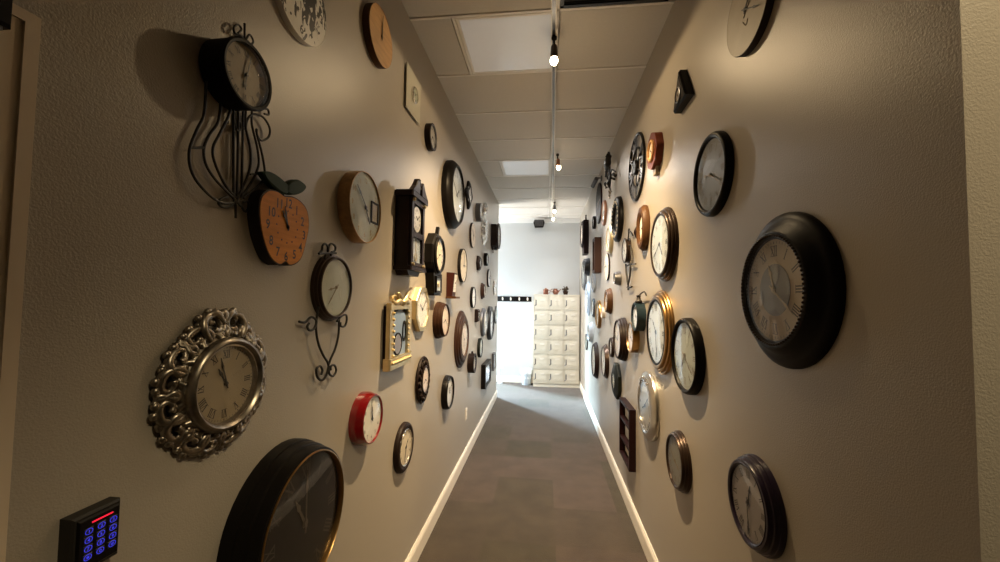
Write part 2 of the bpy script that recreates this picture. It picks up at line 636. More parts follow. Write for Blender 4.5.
# glazed walls of the side room: sill, header, jambs round the openings
wb = MB()
wb.box(XS - 0.14, XS, YE, YB, 0, 0.12)
wb.box(XS - 0.14, XS, YE, YB, 3.05, ZC + 0.05)
wb.box(XS - 0.14, XS, YE, 6.90, 0.12, 3.05)
wb.box(XS - 0.14, XS, 8.05, YB + 0.14, 0.12, 3.05)
struct('wall_window', wb, WHITEWALL)
fb = MB()
for a, b in ((6.90, 6.95), (7.455, 7.495), (8.0, 8.05)):
    fb.box(XS - 0.10, XS - 0.04, a, b, 0.12, 3.05)
for a, b in ((0.12, 0.17), (2.10, 2.15), (3.0, 3.05)):
    fb.box(XS - 0.10, XS - 0.04, 6.95, 8.0, a, b)
win = struct('window_1', fb, TRIM)
MB().box(XS - 0.075, XS - 0.070, 6.95, 8.0, 0.17, 3.0).build('pane', PANE, win, False)
fb = MB()
for a, b in ((XS + 0.15, XS + 0.20), (-2.25, -2.21), (-1.10, -1.05)):
    fb.box(a, b, YB + 0.04, YB + 0.10, 0.12, 3.05)
for a, b in ((0.12, 0.17), (3.0, 3.05)):
    fb.box(XS + 0.20, -1.10, YB + 0.04, YB + 0.10, a, b)
win = struct('window_2', fb, TRIM)
MB().box(XS + 0.20, -1.10, YB + 0.070, YB + 0.075, 0.17, 3.0).build('pane', PANE, win, False)


def skirting(name, p, q, nrm):
    """Moulded baseboard from p to q, standing out along nrm."""
    prof = [(0, 0), (0.014, 0), (0.014, 0.095), (0.010, 0.110), (0.006, 0.118), (0.004, 0.125), (0, 0.125)]
    vs_ = []
    for px, py in (p, q):
        for d, z in prof:
            vs_.append((px + nrm[0] * d, py + nrm[1] * d, z))
    n = len(prof)
    fs_ = [(i, (i + 1) % n, n + (i + 1) % n, n + i) for i in range(n)] + [tuple(range(n)), tuple(range(2 * n - 1, n - 1, -1))]
    struct(name, MB().add(vs_, fs_), TRIM)


skirting('baseboard_left', (XL, 0.56), (XL, YE), (1, 0))
skirting('baseboard_left_end', (XL - 0.12, YE), (XL + 0.012, YE), (0, 1))
skirting('baseboard_right', (XR, 0.733), (XR, YB), (-1, 0))
skirting('baseboard_far', (-1.05, YB), (XR - 0.014, YB), (0, -1))
struct('trim_2', MB().box(-1.05, XR, YB - 0.02, YB, ZC - 0.09, ZC), mat('white crown paint', (0.86, 0.86, 0.85), 0.4, 0, 0.02))

# door casing at the near left edge
db = MB()
db.box(XL - 0.002, XL + 0.018, 0.440, 0.5215, 0, 2.030)
db.box(XL - 0.002, XL + 0.018, -0.50, 0.5215, 2.030, 2.114)
db.box(XL + 0.018, XL + 0.022, 0.500, 0.5185, 0, 2.095)
db.box(XL + 0.018, XL + 0.022, -0.48, 0.5185, 2.095, 2.111)
struct('trim_3', db, DOORP)
dd = struct('door_1', MB().box(XL - 0.002, XL + 0.006, -0.42, 0.440, 0.01, 2.030), DOORP)
hb = MB()
hb.lathe([(0.026, 0), (0.026, 0.006), (0.012, 0.010), (0.011, 0.04), (0.026, 0.05), (0.028, 0.066), (0.02, 0.076), (0.001, 0.078), (0.001, 0)], 20)
k = hb.build('door_knob', CHROME, dd)
k.matrix_local = Matrix(((0, 0, 1, XL + 0.005), (1, 0, 0, -0.34), (0, 1, 0, 0.98), (0, 0, 0, 1)))

t = thing('door_sensor', 'small dark box fixed high on the door casing at the left edge', 'sensor', 'L', 0.455, 2.10)
MB().box(-0.035, 0.021, -0.036, 0.055, 0.017, 0.040, bev=0.004).build('housing', SATIN, t)
MB().box(-0.028, 0.014, -0.042, -0.036, 0.019, 0.034).build('contact', PEWTER, t)

# ------------------------------------------------------------------ ceiling fittings
DIFF = mat('white acrylic diffuser', (0.86, 0.87, 0.88), 0.16, 0, 0.02, spec=0.8)
DIFF.node_tree.nodes['Principled BSDF'].inputs['Emission Color'].default_value = (0.86, 0.93, 1.0, 1)
DIFF.node_tree.nodes['Principled BSDF'].inputs['Emission Strength'].default_value = 0.075
for k, lab in zip(PANEL_ROWS, ('large dim ceiling light panel nearest the camera, left of the track', 'white ceiling light panel further down the hall beside the second lamp')):
    y0 = ROW0 + k * ROW
    t = thing('ceiling_panel', lab, 'light panel', None, y0 + ROW / 2, ZC, TX - ROW / 2, 'square ceiling light panels')
    h = ROW / 2 - 0.012
    f = MB()
    f.box(-h, h, -h, -h + 0.018, -0.004, 0.03)
    f.box(-h, h, h - 0.018, h, -0.004, 0.03)
    f.box(-h, -h + 0.018, -h + 0.018, h - 0.018, -0.004, 0.03)
    f.box(h - 0.018, h, -h + 0.018, h - 0.018, -0.004, 0.03)
    f.build('frame', GRID, t, False)
    MB().box(-h + 0.016, h - 0.016, -h + 0.016, h - 0.016, 0.000, 0.008).build('diffuser', DIFF, t, False)

t = thing('air_grille', 'dark square return air grille in the ceiling, right of the track', 'vent', None, ROW0 - ROW / 2, ZC, TX + ROW / 2)
h = ROW / 2 - 0.012
f = MB()
for a, b, c_, d in ((-h, h, -h, -h + 0.02), (-h, h, h - 0.02, h), (-h, -h + 0.02, -h, h), (h - 0.02, h, -h, h)):
    f.box(a, b, c_, d, -0.003, 0.02)
f.build('frame', SLATE, t, False)
f = MB()
for i in range(24):
    y = -h + 0.03 + i * (2 * h - 0.06) / 23
    f.add([(-h + 0.02, y, 0.002), (h - 0.02, y, 0.002), (h - 0.02, y + 0.012, 0.018), (-h + 0.02, y + 0.012, 0.018),
           (-h + 0.02, y + 0.002, 0.001), (h - 0.02, y + 0.002, 0.001), (h - 0.02, y + 0.014, 0.017), (-h + 0.02, y + 0.014, 0.017)],
          [(0, 1, 2, 3), (7, 6, 5, 4), (0, 4, 5, 1), (1, 5, 6, 2), (2, 6, 7, 3), (3, 7, 4, 0)])
f.build('louvre', SLATE, t, False)
MB().box(-h + 0.01, h - 0.01, -h + 0.01, h - 0.01, 0.006, 0.0095).build('backing', BLACK, t, False)


def track_x(y):
    return 0.035 + (y - 2.071) * 0.020


t = thing('track_rail', 'long white lighting track running down the middle of the ceiling', 'lighting track', None, 4.4, ZC, track_x(4.4))
t.rotation_euler = (0, 0, -math.atan(0.020))
f = MB()
f.box(-0.017, 0.017, -3.6, 3.0, -0.030, 0.0)
f.box(-0.017, -0.010, -3.6, 3.0, -0.036, -0.030)
f.box(0.010, 0.017, -3.6, 3.0, -0.036, -0.030)
f.build('rail', GRID, t, False)
MB().box(-0.009, 0.009, -3.6, 3.0, -0.032, -0.0305).build('contact_strip', PEWTER, t, False)
MB().box(-0.020, 0.020, 3.0, 3.05, -0.038, 0.0).build('end_cap', TRIM, t, False)

BULB = emit('lit bulb', (1.0, 0.80, 0.52), 30.0)
lamps = (
    (0.044, 2.394, 'lit bulb hanging from the track near the first ceiling panel, nearest lamp', LAMP_W, BRONZE, 0, WARM, 122),
    (0.129, 4.397, 'lit bulb on a copper socket hanging beside the second ceiling panel', LAMP_W * 0.72, COPPER, 0.012, (1.0, 0.94, 0.87), 108),
    (0.150, 6.60, 'grey track lamp turned away, third along the track', LAMP_W * 0.30, PEWTER, 0, (0.97, 0.98, 1.0), 118),
    (0.144, 7.26, 'small white glowing lamp at the far end of the track', LAMP_W * 0.12, TRIM, 0, (1.0, 0.97, 0.93), 118))
for x, y, lab, p, sm, dx, lc, cone in lamps:
    t = thing('track_lamp', lab, 'lamp', None, y, 3.300, x, 'lamps on the ceiling track')
    MB().lathe([(0.001, 0), (0.016, 0), (0.016, -0.02), (0.007, -0.026), (0.007, -0.060), (0.001, -0.060)], 16).build('stem', SATIN, t)
    MB().lathe([(0.001, -0.055), (0.014, -0.056), (0.020, -0.070), (0.024, -0.135), (0.021, -0.138), (0.016, -0.075), (0.001, -0.074)], 20, cx=dx * 0.5).build('socket', sm, t)
    b = MB()
    b.ball((dx, 0, -0.154), 0.024, 24, 14, 1, 1, 1.25)
    b.build('bulb', BULB, t)
    spot('lamp_light', (x + dx, y, 3.300 - 0.185), (x + dx - (0.20 if y < 3 else 0), y + (1.10 if y < 3 else 0.1), 0.0), p, lc, math.radians(cone), 1.0, 0.026)
    spot('lamp_spill', (x + dx, y, 3.300 - 0.190), (x + dx, y, 0), p * 0.042, lc, math.radians(178), 0.12, 0.018)

t = thing('added_entry_lamp', 'added unseen ceiling lamp that brightens the right wall end', 'lamp', None, 0.05, ZC, 1.25)  # out-of-view lamp added to brighten the right wall's end face
MB().lathe([(0.075, -0.006), (0.075, 0.0), (0.055, 0.0), (0.050, -0.004)], 24).build('trim_ring', TRIM, t)
MB().disc(0.052, -0.003, -0.001, 24).build('lens', emit('lit lens', (1.0, 0.82, 0.55), 4.0), t)
spot('added_entry_light', (1.25, 0.05, ZC - 0.02), (0.74, 0.733, 1.8), FILL_W, (1.0, 0.80, 0.48), math.radians(70), 0.6, 0.05)

# ------------------------------------------------------------------ far end of the hall
t = thing('coat_rack', 'black board with four white coat hooks on the far wall', 'coat rack', 'B', YB, 1.682, -0.609)
MB().box(-0.350, 0.346, -0.052, 0.052, -0.002, 0.022, bev=0.004).build('board', BLACK, t)
for x in (-0.24, -0.075, 0.10, 0.265):
    b = MB()
    b.disc(0.024, 0.018, 0.026, 16, 0.7, 1.35)
    b.tube([(x * 0, 0.02, 0.024), (0, 0.012, 0.05), (0, 0.03, 0.075)], 0.007, 8)
    b.tube([(0, -0.012, 0.024), (0, -0.026, 0.045), (0, -0.012, 0.062)], 0.007, 8)
    b.ball((0, 0.03, 0.077), 0.011)
    o = b.build('hook', TRIM, t)
    o.location = (x, 0, 0)

LOCK = mat('cream locker paint', (0.72, 0.66, 0.54), 0.5, 0, 0.04)
t = thing('locker_bank', 'cream bank of eighteen small lockers at the end of the hall', 'lockers', None, 7.948, 0, 0.233)
LX0, LX1, LH = -0.439, 0.439, 1.775
b = MB()
b.box(LX0, LX1, -0.137, 0.150, 0.0, LH)
b.box(LX0 - 0.004, LX1 + 0.004, -0.156, 0.150, LH - 0.018, LH + 0.004)
b.box(LX0, LX1, -0.150, -0.137, 0.0, 0.055)
for i in range(4):
    x = LX0 + i * (LX1 - LX0) / 3
    b.box(max(LX0, x - 0.008), min(LX1, x + 0.008), -0.150, -0.137, 0.055, LH - 0.018)
for i in range(7):
    z = 0.055 + i * (LH - 0.073) / 6
    b.box(LX0, LX1, -0.150, -0.137, max(0, z - 0.008), min(LH, z + 0.008))
b.build('body', LOCK, t, False)
dw, dh = (LX1 - LX0) / 3 - 0.028, (LH - 0.073) / 6 - 0.028
door0 = None
for i in range(3):
    for j in range(6):
        cx = LX0 + (i + 0.5) * (LX1 - LX0) / 3
        cz = 0.055 + (j + 0.5) * (LH - 0.073) / 6
        if door0 is None:
            q = MB()
            q.box(-dw / 2, dw / 2, -0.020, 0.0, -dh / 2, dh / 2)
            q.box(-dw / 2 + 0.05, dw / 2 - 0.025, -0.026, -0.020, -dh / 2 + 0.03, dh / 2 - 0.03)
            for s in range(3):
                q.box(-dw / 2 + 0.075, dw / 2 - 0.05, -0.030, -0.026, -0.045 - s * 0.018, -0.039 - s * 0.018)
            d = door0 = q.build('door', LOCK, t, False)
            q = MB()
            q.box(-0.010, 0.010, -0.022, -0.012, -0.050, 0.055)
            q.tube([(0, -0.022, -0.035), (-0.012, -0.040, -0.052), (-0.03, -0.040, -0.058)], 0.007, 6)
            h0 = q.build('handle', PEWTER, d)
            h0.location = (-dw / 2 + 0.028, 0, 0.0)
            q = MB()
            q.box(-0.045, 0.045, -0.034, -0.024, -0.015, 0.015)
            c0 = q.build('card_holder', TRIM, d, False)
            c0.location = (0.02, 0, 0.055)
        else:
            d = door0.copy()
            COL.objects.link(d)
            d.parent = t
            for s in (h0, c0):
                e = s.copy()
                COL.objects.link(e)
                e.parent = d
        d.location = (cx, -0.137, cz)

LT = LH + 0.004
POTC = mat('reddish copper pot', (0.20, 0.075, 0.045), 0.4, 0.4, 0.25)
t = thing('copper_mug', 'reddish mug standing on the lockers, leftmost of three pots', 'mug', None, 7.90, LT, 0.022)
MB().lathe([(0.001, 0), (0.046, 0), (0.050, 0.01), (0.050, 0.10), (0.047, 0.10), (0.045, 0.012), (0.001, 0.01)], 20).build('cup', POTC, t)
MB().tube([(0.048, 0, 0.085), (0.078, 0, 0.08), (0.08, 0, 0.04), (0.048, 0, 0.025)], 0.006, 8).build('handle', POTC, t)
MB().lathe([(0.001, 0.098), (0.044, 0.100), (0.02, 0.118), (0.008, 0.13), (0.001, 0.132)], 16).build('lid', COPPER, t)
t = thing('copper_jug', 'reddish jug with a long spout on the lockers, middle of three pots', 'jug', None, 7.90, LT, 0.215)
MB().lathe([(0.001, 0), (0.036, 0), (0.040, 0.01), (0.066, 0.06), (0.055, 0.085), (0.034, 0.10), (0.042, 0.118), (0.038, 0.118), (0.030, 0.10), (0.001, 0.09)], 20).build('body', POTC, t)
MB().tube([(0.05, 0, 0.055), (0.075, 0, 0.080), (0.098, 0, 0.110)], (0.014, 0.010, 0.008), 8).build('spout', POTC, t)
MB().tube([(-0.036, 0, 0.105), (-0.085, 0, 0.105), (-0.09, 0, 0.06), (-0.058, 0, 0.05)], 0.006, 8).build('handle', POTC, t)
t = thing('succulent_pot', 'dark leafy plant in a small brown pot on the lockers, rightmost', 'potted plant', None, 7.90, LT, 0.408)
MB().lathe([(0.001, 0), (0.036, 0), (0.052, 0.06), (0.055, 0.06), (0.055, 0.07), (0.049, 0.07), (0.047, 0.062), (0.001, 0.06)], 20).build('pot', WALNUT, t)
b = MB()
for i in range(14):
    a = i * 2.4
    l = 0.05 + 0.035 * ((i * 7) % 5) / 5
    b.tube([(0.01 * math.cos(a), 0.01 * math.sin(a), 0.055), (l * 0.6 * math.cos(a), l * 0.6 * math.sin(a), 0.095 + 0.02 * (i % 3)), (l * math.cos(a), l * math.sin(a), 0.095 + 0.022 * (i % 4))], (0.006, 0.013, 0.002), 6)
b.build('leaves', mat('dark succulent leaf', (0.075, 0.050, 0.028), 0.5, 0, 0.4, 30), t)

t = thing('waste_bin', 'clear plastic waste bin with a pale liner beside the lockers', 'bin', None, 7.96, 0, -0.345)
BINP = mat('frosted bin plastic', (0.55, 0.63, 0.70), 0.25, 0, 0.06)
MB().lathe([(0.001, 0), (0.085, 0), (0.090, 0.01), (0.112, 0.28), (0.108, 0.28), (0.086, 0.014), (0.001, 0.012)], 24).build('bucket', BINP, t)
MB().lathe([(0.118, 0.215), (0.119, 0.290), (0.112, 0.300), (0.104, 0.285), (0.100, 0.12), (0.097, 0.12), (0.103, 0.29), (0.110, 0.292), (0.114, 0.285), (0.113, 0.215)], 32,
           wob=lambda a: 1 + 0.025 * math.sin(9 * a) + 0.015 * math.sin(17 * a)).build('liner', mat('white bin liner', (0.80, 0.84, 0.88), 0.3, 0, 0.04), t)

t = thing('wall_speaker', 'dark angular speaker mounted high on the far wall', 'speaker', 'B', YB, 3.205, -0.125)
o = [(-0.085, -0.075), (0.085, -0.075), (0.112, 0.015), (0.092, 0.07), (-0.092, 0.07), (-0.112, 0.015)]
MB().prism(o, 0.05, 0.17, bev=0.012).build('cabinet', SATIN, t, True, 20)
b = MB()
for i in range(7):
    b.box(-0.085, 0.085, -0.055 + i * 0.017, -0.047 + i * 0.017, 0.169, 0.173)
b.build('grille', PEWTER, t, False)
b = MB()
b.box(-0.02, 0.02, -0.03, 0.05, -0.002, 0.01)
b.tube([(0, 0.01, 0.005), (0, 0.01, 0.055)], 0.012, 8)
b.build('bracket', PEWTER, t)

t = thing('charging_stand', 'thin grey pole with a small white head by the wall corner', 'stand', None, 8.0, 0, -0.865)
MB().lathe([(0.001, 0), (0.055, 0), (0.055, 0.008), (0.012, 0.016), (0.009, 0.02), (0.009, 0.30), (0.001, 0.30)], 16).build('pole', PALEBLUE, t)
MB().box(-0.05, 0.05, -0.014, 0.014, 0.295, 0.345, bev=0.004).build('head', TRIM, t)

t = thing('outlet_plate', 'white outlet plate low on the left wall', 'outlet', 'L', 4.16, 0.474)
MB().box(-0.036, 0.036, -0.058, 0.058, -0.001, 0.006, bev=0.003).build('plate', TRIM, t)
b = MB()
for s in (-1, 1):
    b.box(-0.016, 0.016, s * 0.026 - 0.013, s * 0.026 + 0.013, 0.005, 0.008, 0, 0.002)
    for q in (-0.006, 0.006):
        b.box(q - 0.0012, q + 0.0012, s * 0.026 - 0.005, s * 0.026 + 0.005, 0.0078, 0.0084, 1)
b.build('socket', [TRIM, SATIN], t)

t = thing('security_camera', 'small grey cylinder camera on a bracket high on the right wall', 'camera', 'R', 5.0, 3.20)
MB().lathe([(0.001, -0.002), (0.035, -0.002), (0.035, 0.012), (0.012, 0.016), (0.001, 0.016)], 16).build('mount', PEWTER, t)
MB().tube([(0, 0, 0.01), (0.02, 0.0, 0.05), (0.06, -0.015, 0.065)], 0.009, 8).build('arm', PEWTER, t)
b = MB()
b.tube([(0.06, -0.02, 0.07), (-0.09, -0.075, 0.10)], 0.026, 14, 1)
b.build('barrel', PEWTER, t)

# ------------------------------------------------------------------ clocks
def prof_flat(R, t, fr):
    return [(R, 0), (R, t * .86), (R * .985, t), (R * fr, t), (R * fr, 0)]


def prof_step(R, t, fr):
    a = 1 - fr
    f = lambda k: R * (fr + a * k)
    return [(R, 0), (R, t * .22), (f(.93), t * .34), (f(.80), t * .36), (f(.78), t * .52), (f(.70), t * .64), (f(.50), t * .68),
            (f(.47), t * .86), (f(.36), t * .98), (f(.16), t), (f(.02), t * .92), (R * fr, t * .8), (R * fr, 0)]


def prof_round(R, t, fr):
    p = [(R, 0)]
    a = R * (1 - fr) / 2
    for i in range(9):
        q = PI * i / 8
        p.append((R - a + a * math.cos(q), t * .35 + t * .65 * math.sin(q)))
    return p + [(R * fr, 0)]


def prof_cone(R, t, fr):
    a = 1 - fr
    return [(R, 0), (R, t * .45), (R * .985, t * .55), (R * (fr + a * .35), t * .97), (R * (fr + a * .12), t), (R * fr, t * .9), (R * fr, 0)]


def prof_drum(R, t, fr):
    return [(R * .99, 0), (R * .99, t * .88), (R, t * .9), (R, t * .97), (R * .98, t), (R * (fr + .02), t), (R * fr, t * .9), (R * fr, 0)]


def prof_dish(R, t, fr):
    """Plate-like: wide flange against the wall, high inner lip."""
    a = 1 - fr
    return [(R, 0), (R, t * .15), (R * .99, t * .25), (R * (fr + a * .75), t * .42), (R * (fr + a * .5), t * .55), (R * (fr + a * .3), t * .95), (R * (fr + a * .15), t), (R * fr, t * .9), (R * fr, 0)]


PROF = dict(flat=prof_flat, step=prof_step, round=prof_round, cone=prof_cone, drum=prof_drum, dish=prof_dish)
ROM = ['XII', 'I', 'II', 'III', 'IIII', 'V', 'VI', 'VII', 'VIII', 'IX', 'X', 'XI']


def roman(b, s, cx, cy, rot, h, z, mi=1):
    wds = {'I': .26, 'V': .62, 'X': .62}
    tot = sum(wds[c] for c in s)
    x = -tot / 2
    c, n = math.cos(rot), math.sin(rot)
    P = lambda u, v: (cx + h * (u * c - v * n), cy + h * (u * n + v * c))
    for ch in s:
        wd = wds[ch]
        if ch == 'I':
            b.strip(P(x + wd / 2, -.5), P(x + wd / 2, .5), h * .13, z, mi)
        elif ch == 'V':
            b.strip(P(x + .05, .5), P(x + wd / 2, -.5), h * .14, z, mi)
            b.strip(P(x + wd - .05, .5), P(x + wd / 2, -.5), h * .07, z, mi)
        else:
            b.strip(P(x + .05, .5), P(x + wd - .05, -.5), h * .14, z, mi)
            b.strip(P(x + wd - .05, .5), P(x + .05, -.5), h * .07, z, mi)
        x += wd
    b.strip(P(-tot / 2, .5), P(tot / 2, .5), h * .05, z, mi)
    b.strip(P(-tot / 2, -.5), P(tot / 2, -.5), h * .05, z, mi)


def marks(b, kind, r, z, sx=1.0, sy=1.0, mi=1):
    """Chapter ring painted on a dial of radius r."""
    if kind == 'plain':
        return
    for i in range(12):
        a = PI / 2 - i * PI / 6
        ca, sa = math.cos(a), math.sin(a)
        if kind == 'roman':
            roman(b, ROM[i], .76 * r * ca * sx, .76 * r * sa * sy, a - PI / 2, r * .20, z, mi)
        elif kind == 'arabic':
            b.text(str(i or 12), .78 * r * ca * sx, .78 * r * sa * sy, r * .15, z, mi)
        else:
            b.strip((.74 * r * ca * sx, .74 * r * sa * sy), (.88 * r * ca * sx, .88 * r * sa * sy), r * (.05 if i % 3 else .09), z, mi)
    if kind in ('roman', 'arabic', 'rail'):
        for i in range(60):
            a = 2 * PI * i / 60
            ca, sa = math.cos(a), math.sin(a)
            b.strip((.90 * r * ca * sx, .90 * r * sa * sy), (.945 * r * ca * sx, .945 * r * sa * sy), r * (.012 if i % 5 else .025), z, mi)


def hand(name, parent, ang, L, wd, z, m, tail=.18):
    """Spade-tipped hand pointing clockwise from twelve by ang."""
    b = MB()
    o = [(-wd * .4, -L * tail), (wd * .4, -L * tail), (wd * .5, 0), (wd * .35, L * .55), (wd * .95, L * .66), (wd * .45, L * .8), (wd * .1, L),
         (-wd * .1, L), (-wd * .45, L * .8), (-wd * .95, L * .66), (-wd * .35, L * .55), (-wd * .5, 0)]
    c, s = math.cos(-ang), math.sin(-ang)
    b.prism([(x * c - y * s, x * s + y * c) for x, y in o], z, z + .0014)
    b.disc(wd * 1.3, z, z + .002, 12)
    return b.build(name, m, parent, False)


def hands(t, r, z, hm, m, sx=1, sy=1):
    h, mn = hm
    hand('hour_hand', t, 2 * PI * ((h % 12) + mn / 60) / 12, r * .52, r * .050, z + .002, m)
    hand('minute_hand', t, 2 * PI * mn / 60, r * .78, r * .036, z + .0045, m)


def dial(t, r, z0, z, dm, num='ticks', ink=INK, seg=48, sx=1, sy=1, rot=0, extra=None):
    b = MB()
    b.disc(r, z0, z, seg, sx, sy, 0, rot)
    marks(b, num, r, z + .0007, sx, sy)
    mats = [dm, ink]
    if extra:
        mats += extra(b, z + .0005)
    return b.build('dial', mats, t, True, 30)


LG, RG = 'clocks hung along the left wall', 'clocks hung along the right wall'


def clock(side, y, z, r, t, label, prof='round', fm=ESPRESSO, dm=D_WHITE, fr=.8, num='ticks', ink=INK, hm=(10, 10), hmat=HANDM,
          seg=48, rx=None, bez=None, glass=True, rot=0, wob=None, name='wall_clock', zd=None, gl=None, extra=None, tilt=0.0):
    """A wall clock: turned frame, dial, two hands, pane, and a bezel ring if bez is a material."""
    sx = (rx / r) if rx else 1.0
    T = thing(name, label, 'clock', side, y, z + H, 0, LG if side == 'L' else RG, tilt)
    P = PROF[prof](r, t, fr)
    P[0] = (P[0][0], -.002)
    P[-1] = (P[-1][0], -.002)
    MB().lathe(P, seg, sx, 1, 0, True, rot, wob).build('frame', fm, T, True, 42 if seg > 16 else 20)
    zd = t * .72 if zd is None else zd
    rd = r * fr
    ds = seg if seg <= 16 else 48
    dial(T, rd * 1.005, max(0, zd - .006), zd, dm, num, ink, ds, sx, 1, rot, extra)
    if hm:
        hands(T, rd * (sx if sx < 1 else 1), zd, hm, hmat)
    zf = t * (.9 if prof != 'round' else .75)
    if bez:
        bw = rd * .075
        MB().lathe([(rd + bw * .6, zf - .003), (rd + bw * .6, zf + .002), (rd + bw * .1, zf + .006), (rd - bw * .5, zf + .003), (rd - bw * .55, zd), (rd + bw * .2, zd)],
                   seg, sx, 1, 0, True, rot, wob).build('bezel', bez, T, True, 50)
    if glass:
        b = MB()
        if seg <= 16:
            b.disc(rd * .99, zf - .002, zf, seg, sx, 1, 0, rot)
        else:
            b.dome(rd * .99, zf - .001, gl if gl is not None else .004, 40, 5, sx, 1)
        b.build('glass', GLASS, T, True, 60)
    return T


def cx(px, py, k=0.0):
    return (px, py, k)


def iron(T, name, strokes, r, z=0.012, m=IRON, n=5):
    b = MB()
    for s in strokes:
        b.tube([(x, y, z) for x, y in s], r, 8, n)
    return b.build(name, m, T)


# ---------- left wall, near
T = thing('lyre_clock', 'black drum clock on a tall wrought iron lyre, top left', 'clock', 'L', .896, .550 + H, 0, LG)
MB().lathe([(.074, -.002), (.081, .004), (.082, .058), (.084, .060), (.084, .066), (.080, .069), (.074, .068), (.073, .055), (.073, -.002)], 48).build('frame', SATIN, T)
dial(T, .074, .048, .056, D_AMBER, 'roman', INK)
hands(T, .072, .056, (6, 2), HANDM)
MB().dome(.0745, .066, .016, 40, 6).build('glass', GLASS, T)
iron(T, 'scrollwork', [
    [(-.0665, -.05), (-.068, -.128), (-.085, -.1741), (-.0999, -.2212), (-.0989, -.2573), (-.0816, -.2884), (-.0412, -.3149), (-.0038, -.3229), (.0297, -.3148)],
    [(-.022, -.07), (-.0236, -.105), (-.0303, -.1373), (-.0511, -.1724), (-.0638, -.2115), (-.055, -.2465), (-.0226, -.275), (.0289, -.3012)],
    [(.008, -.07), (.0057, -.0939), (-.0208, -.1553), (-.0385, -.1975), (-.0325, -.2302), (-.0011, -.2731), (.0371, -.2991)],
    [(.0182, -.07), (.0303, -.3054)], [(.0345, -.07), (.0423, -.307)], [(.0499, -.065), (.0577, -.2985)],
    [(.060, -.06), (.0603, -.1019), (.0817, -.1611), (.0799, -.2203), (.042, -.3024)],
    [(.0818, -.05), (.0828, -.0871), (.1094, -.1508), (.1098, -.2057), (.054, -.2994)],
    [(.1019, -.0916), (.1026, -.1034), (.1315, -.168), (.1347, -.2231), (.0637, -.2941)],
    [(.0608, -.1113), (.0656, -.0822), (.0864, -.0568), (.1246, -.0481), (.1521, -.0668), (.1492, -.0942), (.1214, -.1158), (.1042, -.1077), (.1019, -.0916)],
    [(.078, -.02), (.1203, -.0225), (.1417, -.0172), (.1455, -.0301), (.1282, -.0361)],
    [(-.0999, -.2212), (-.0641, -.2074)], [(.0827, -.2242), (.1337, -.2061)],
    [(.0373, -.3036), (.0412, -.3519)],
    [(.0118, -.3037), (-.0097, -.3155), (-.0144, -.3281), (.0023, -.333), (.0277, -.3217), (.035, -.3042)],
    [(.0399, -.3076), (.0575, -.3174), (.0732, -.3281), (.085, -.311), (.0778, -.2982), (.063, -.3048)],
    [(.02, -.10), (.03, -.125), (.045, -.115), (.04, -.10)]], .0030)
iron(T, 'finial', [
    [(.0437, .075), (.0437, .1119), (.0291, .1238), (.0112, .1209), (.0079, .1327), (.0213, .1484), (.0325, .1441), (.0217, .1259)],
    [(.0448, .07), (.0448, .109), (.0424, .167)],
    [(.046, .08), (.0462, .1172), (.0607, .1489), (.0751, .1399), (.0642, .1231), (.0542, .1283)]], .0028)


def cow(b, z):
    for n_, x, y in (('6', 0, -.108), ('3', .108, 0), ('9', -.108, 0), ('12', 0, .108)):
        b.text(n_, x, y, .032, z + .0004, 1, 0, .9)
    for i in range(12):
        if i % 3:
            a = i * PI / 6
            b.disc(.0042, z - .0004, z + .0005, 10, 1, 1, 1, 0, None, .112 * math.cos(a), .112 * math.sin(a))
    return []


T = clock('L', 1.170, .971, .141, .018, 'white round clock with black patches cut by the top edge', 'flat', D_WHITE, patch_mat(), .99, 'plain', INK, (9, 0), glass=False, zd=.017, extra=cow)
T = clock('L', 1.745, 1.223, .133, .034, 'plain tan wooden disc clock near the ceiling on the left', 'flat', CHESTNUT, TANWOOD, .985, 'plain', INK, (12, 0), BRASSH, glass=False, zd=.0335, name='wooden_clock')

T = thing('glass_clock', 'square pale glass clock with a tiny dial near the ceiling', 'clock', 'L', 2.263, 1.212 + H, 0, LG)
MB().box(-.125, .125, -.129, .129, .011, .016).build('glass_panel', mat('frosted pale glass', (.44, .42, .345), .3, 0, .04), T, False)
b = MB()
for x in (-1, 1):
    for y in (-1, 1):
        b.lathe([(.001, -.002), (.006, -.002), (.006, .014), (.001, .014)], 10, cx=x * .10, cy=y * .10)
b.build('standoff', CHROME, T)
MB().lathe([(.048, .016), (.048, .026), (.044, .030), (.038, .030), (.037, .016)], 32).build('bezel', CHROME, T)
dial(T, .038, .016, .024, D_GREY, 'ticks')
hands(T, .036, .024, (10, 9), HANDM)

clock('L', 2.617, 1.100, .092, .040, 'small silver-faced clock in a dark case close to the ceiling, left wall', 'drum', ESPRESSO, D_SILVER, .86, 'roman', INK, (7, 20), bez=PEWTER)

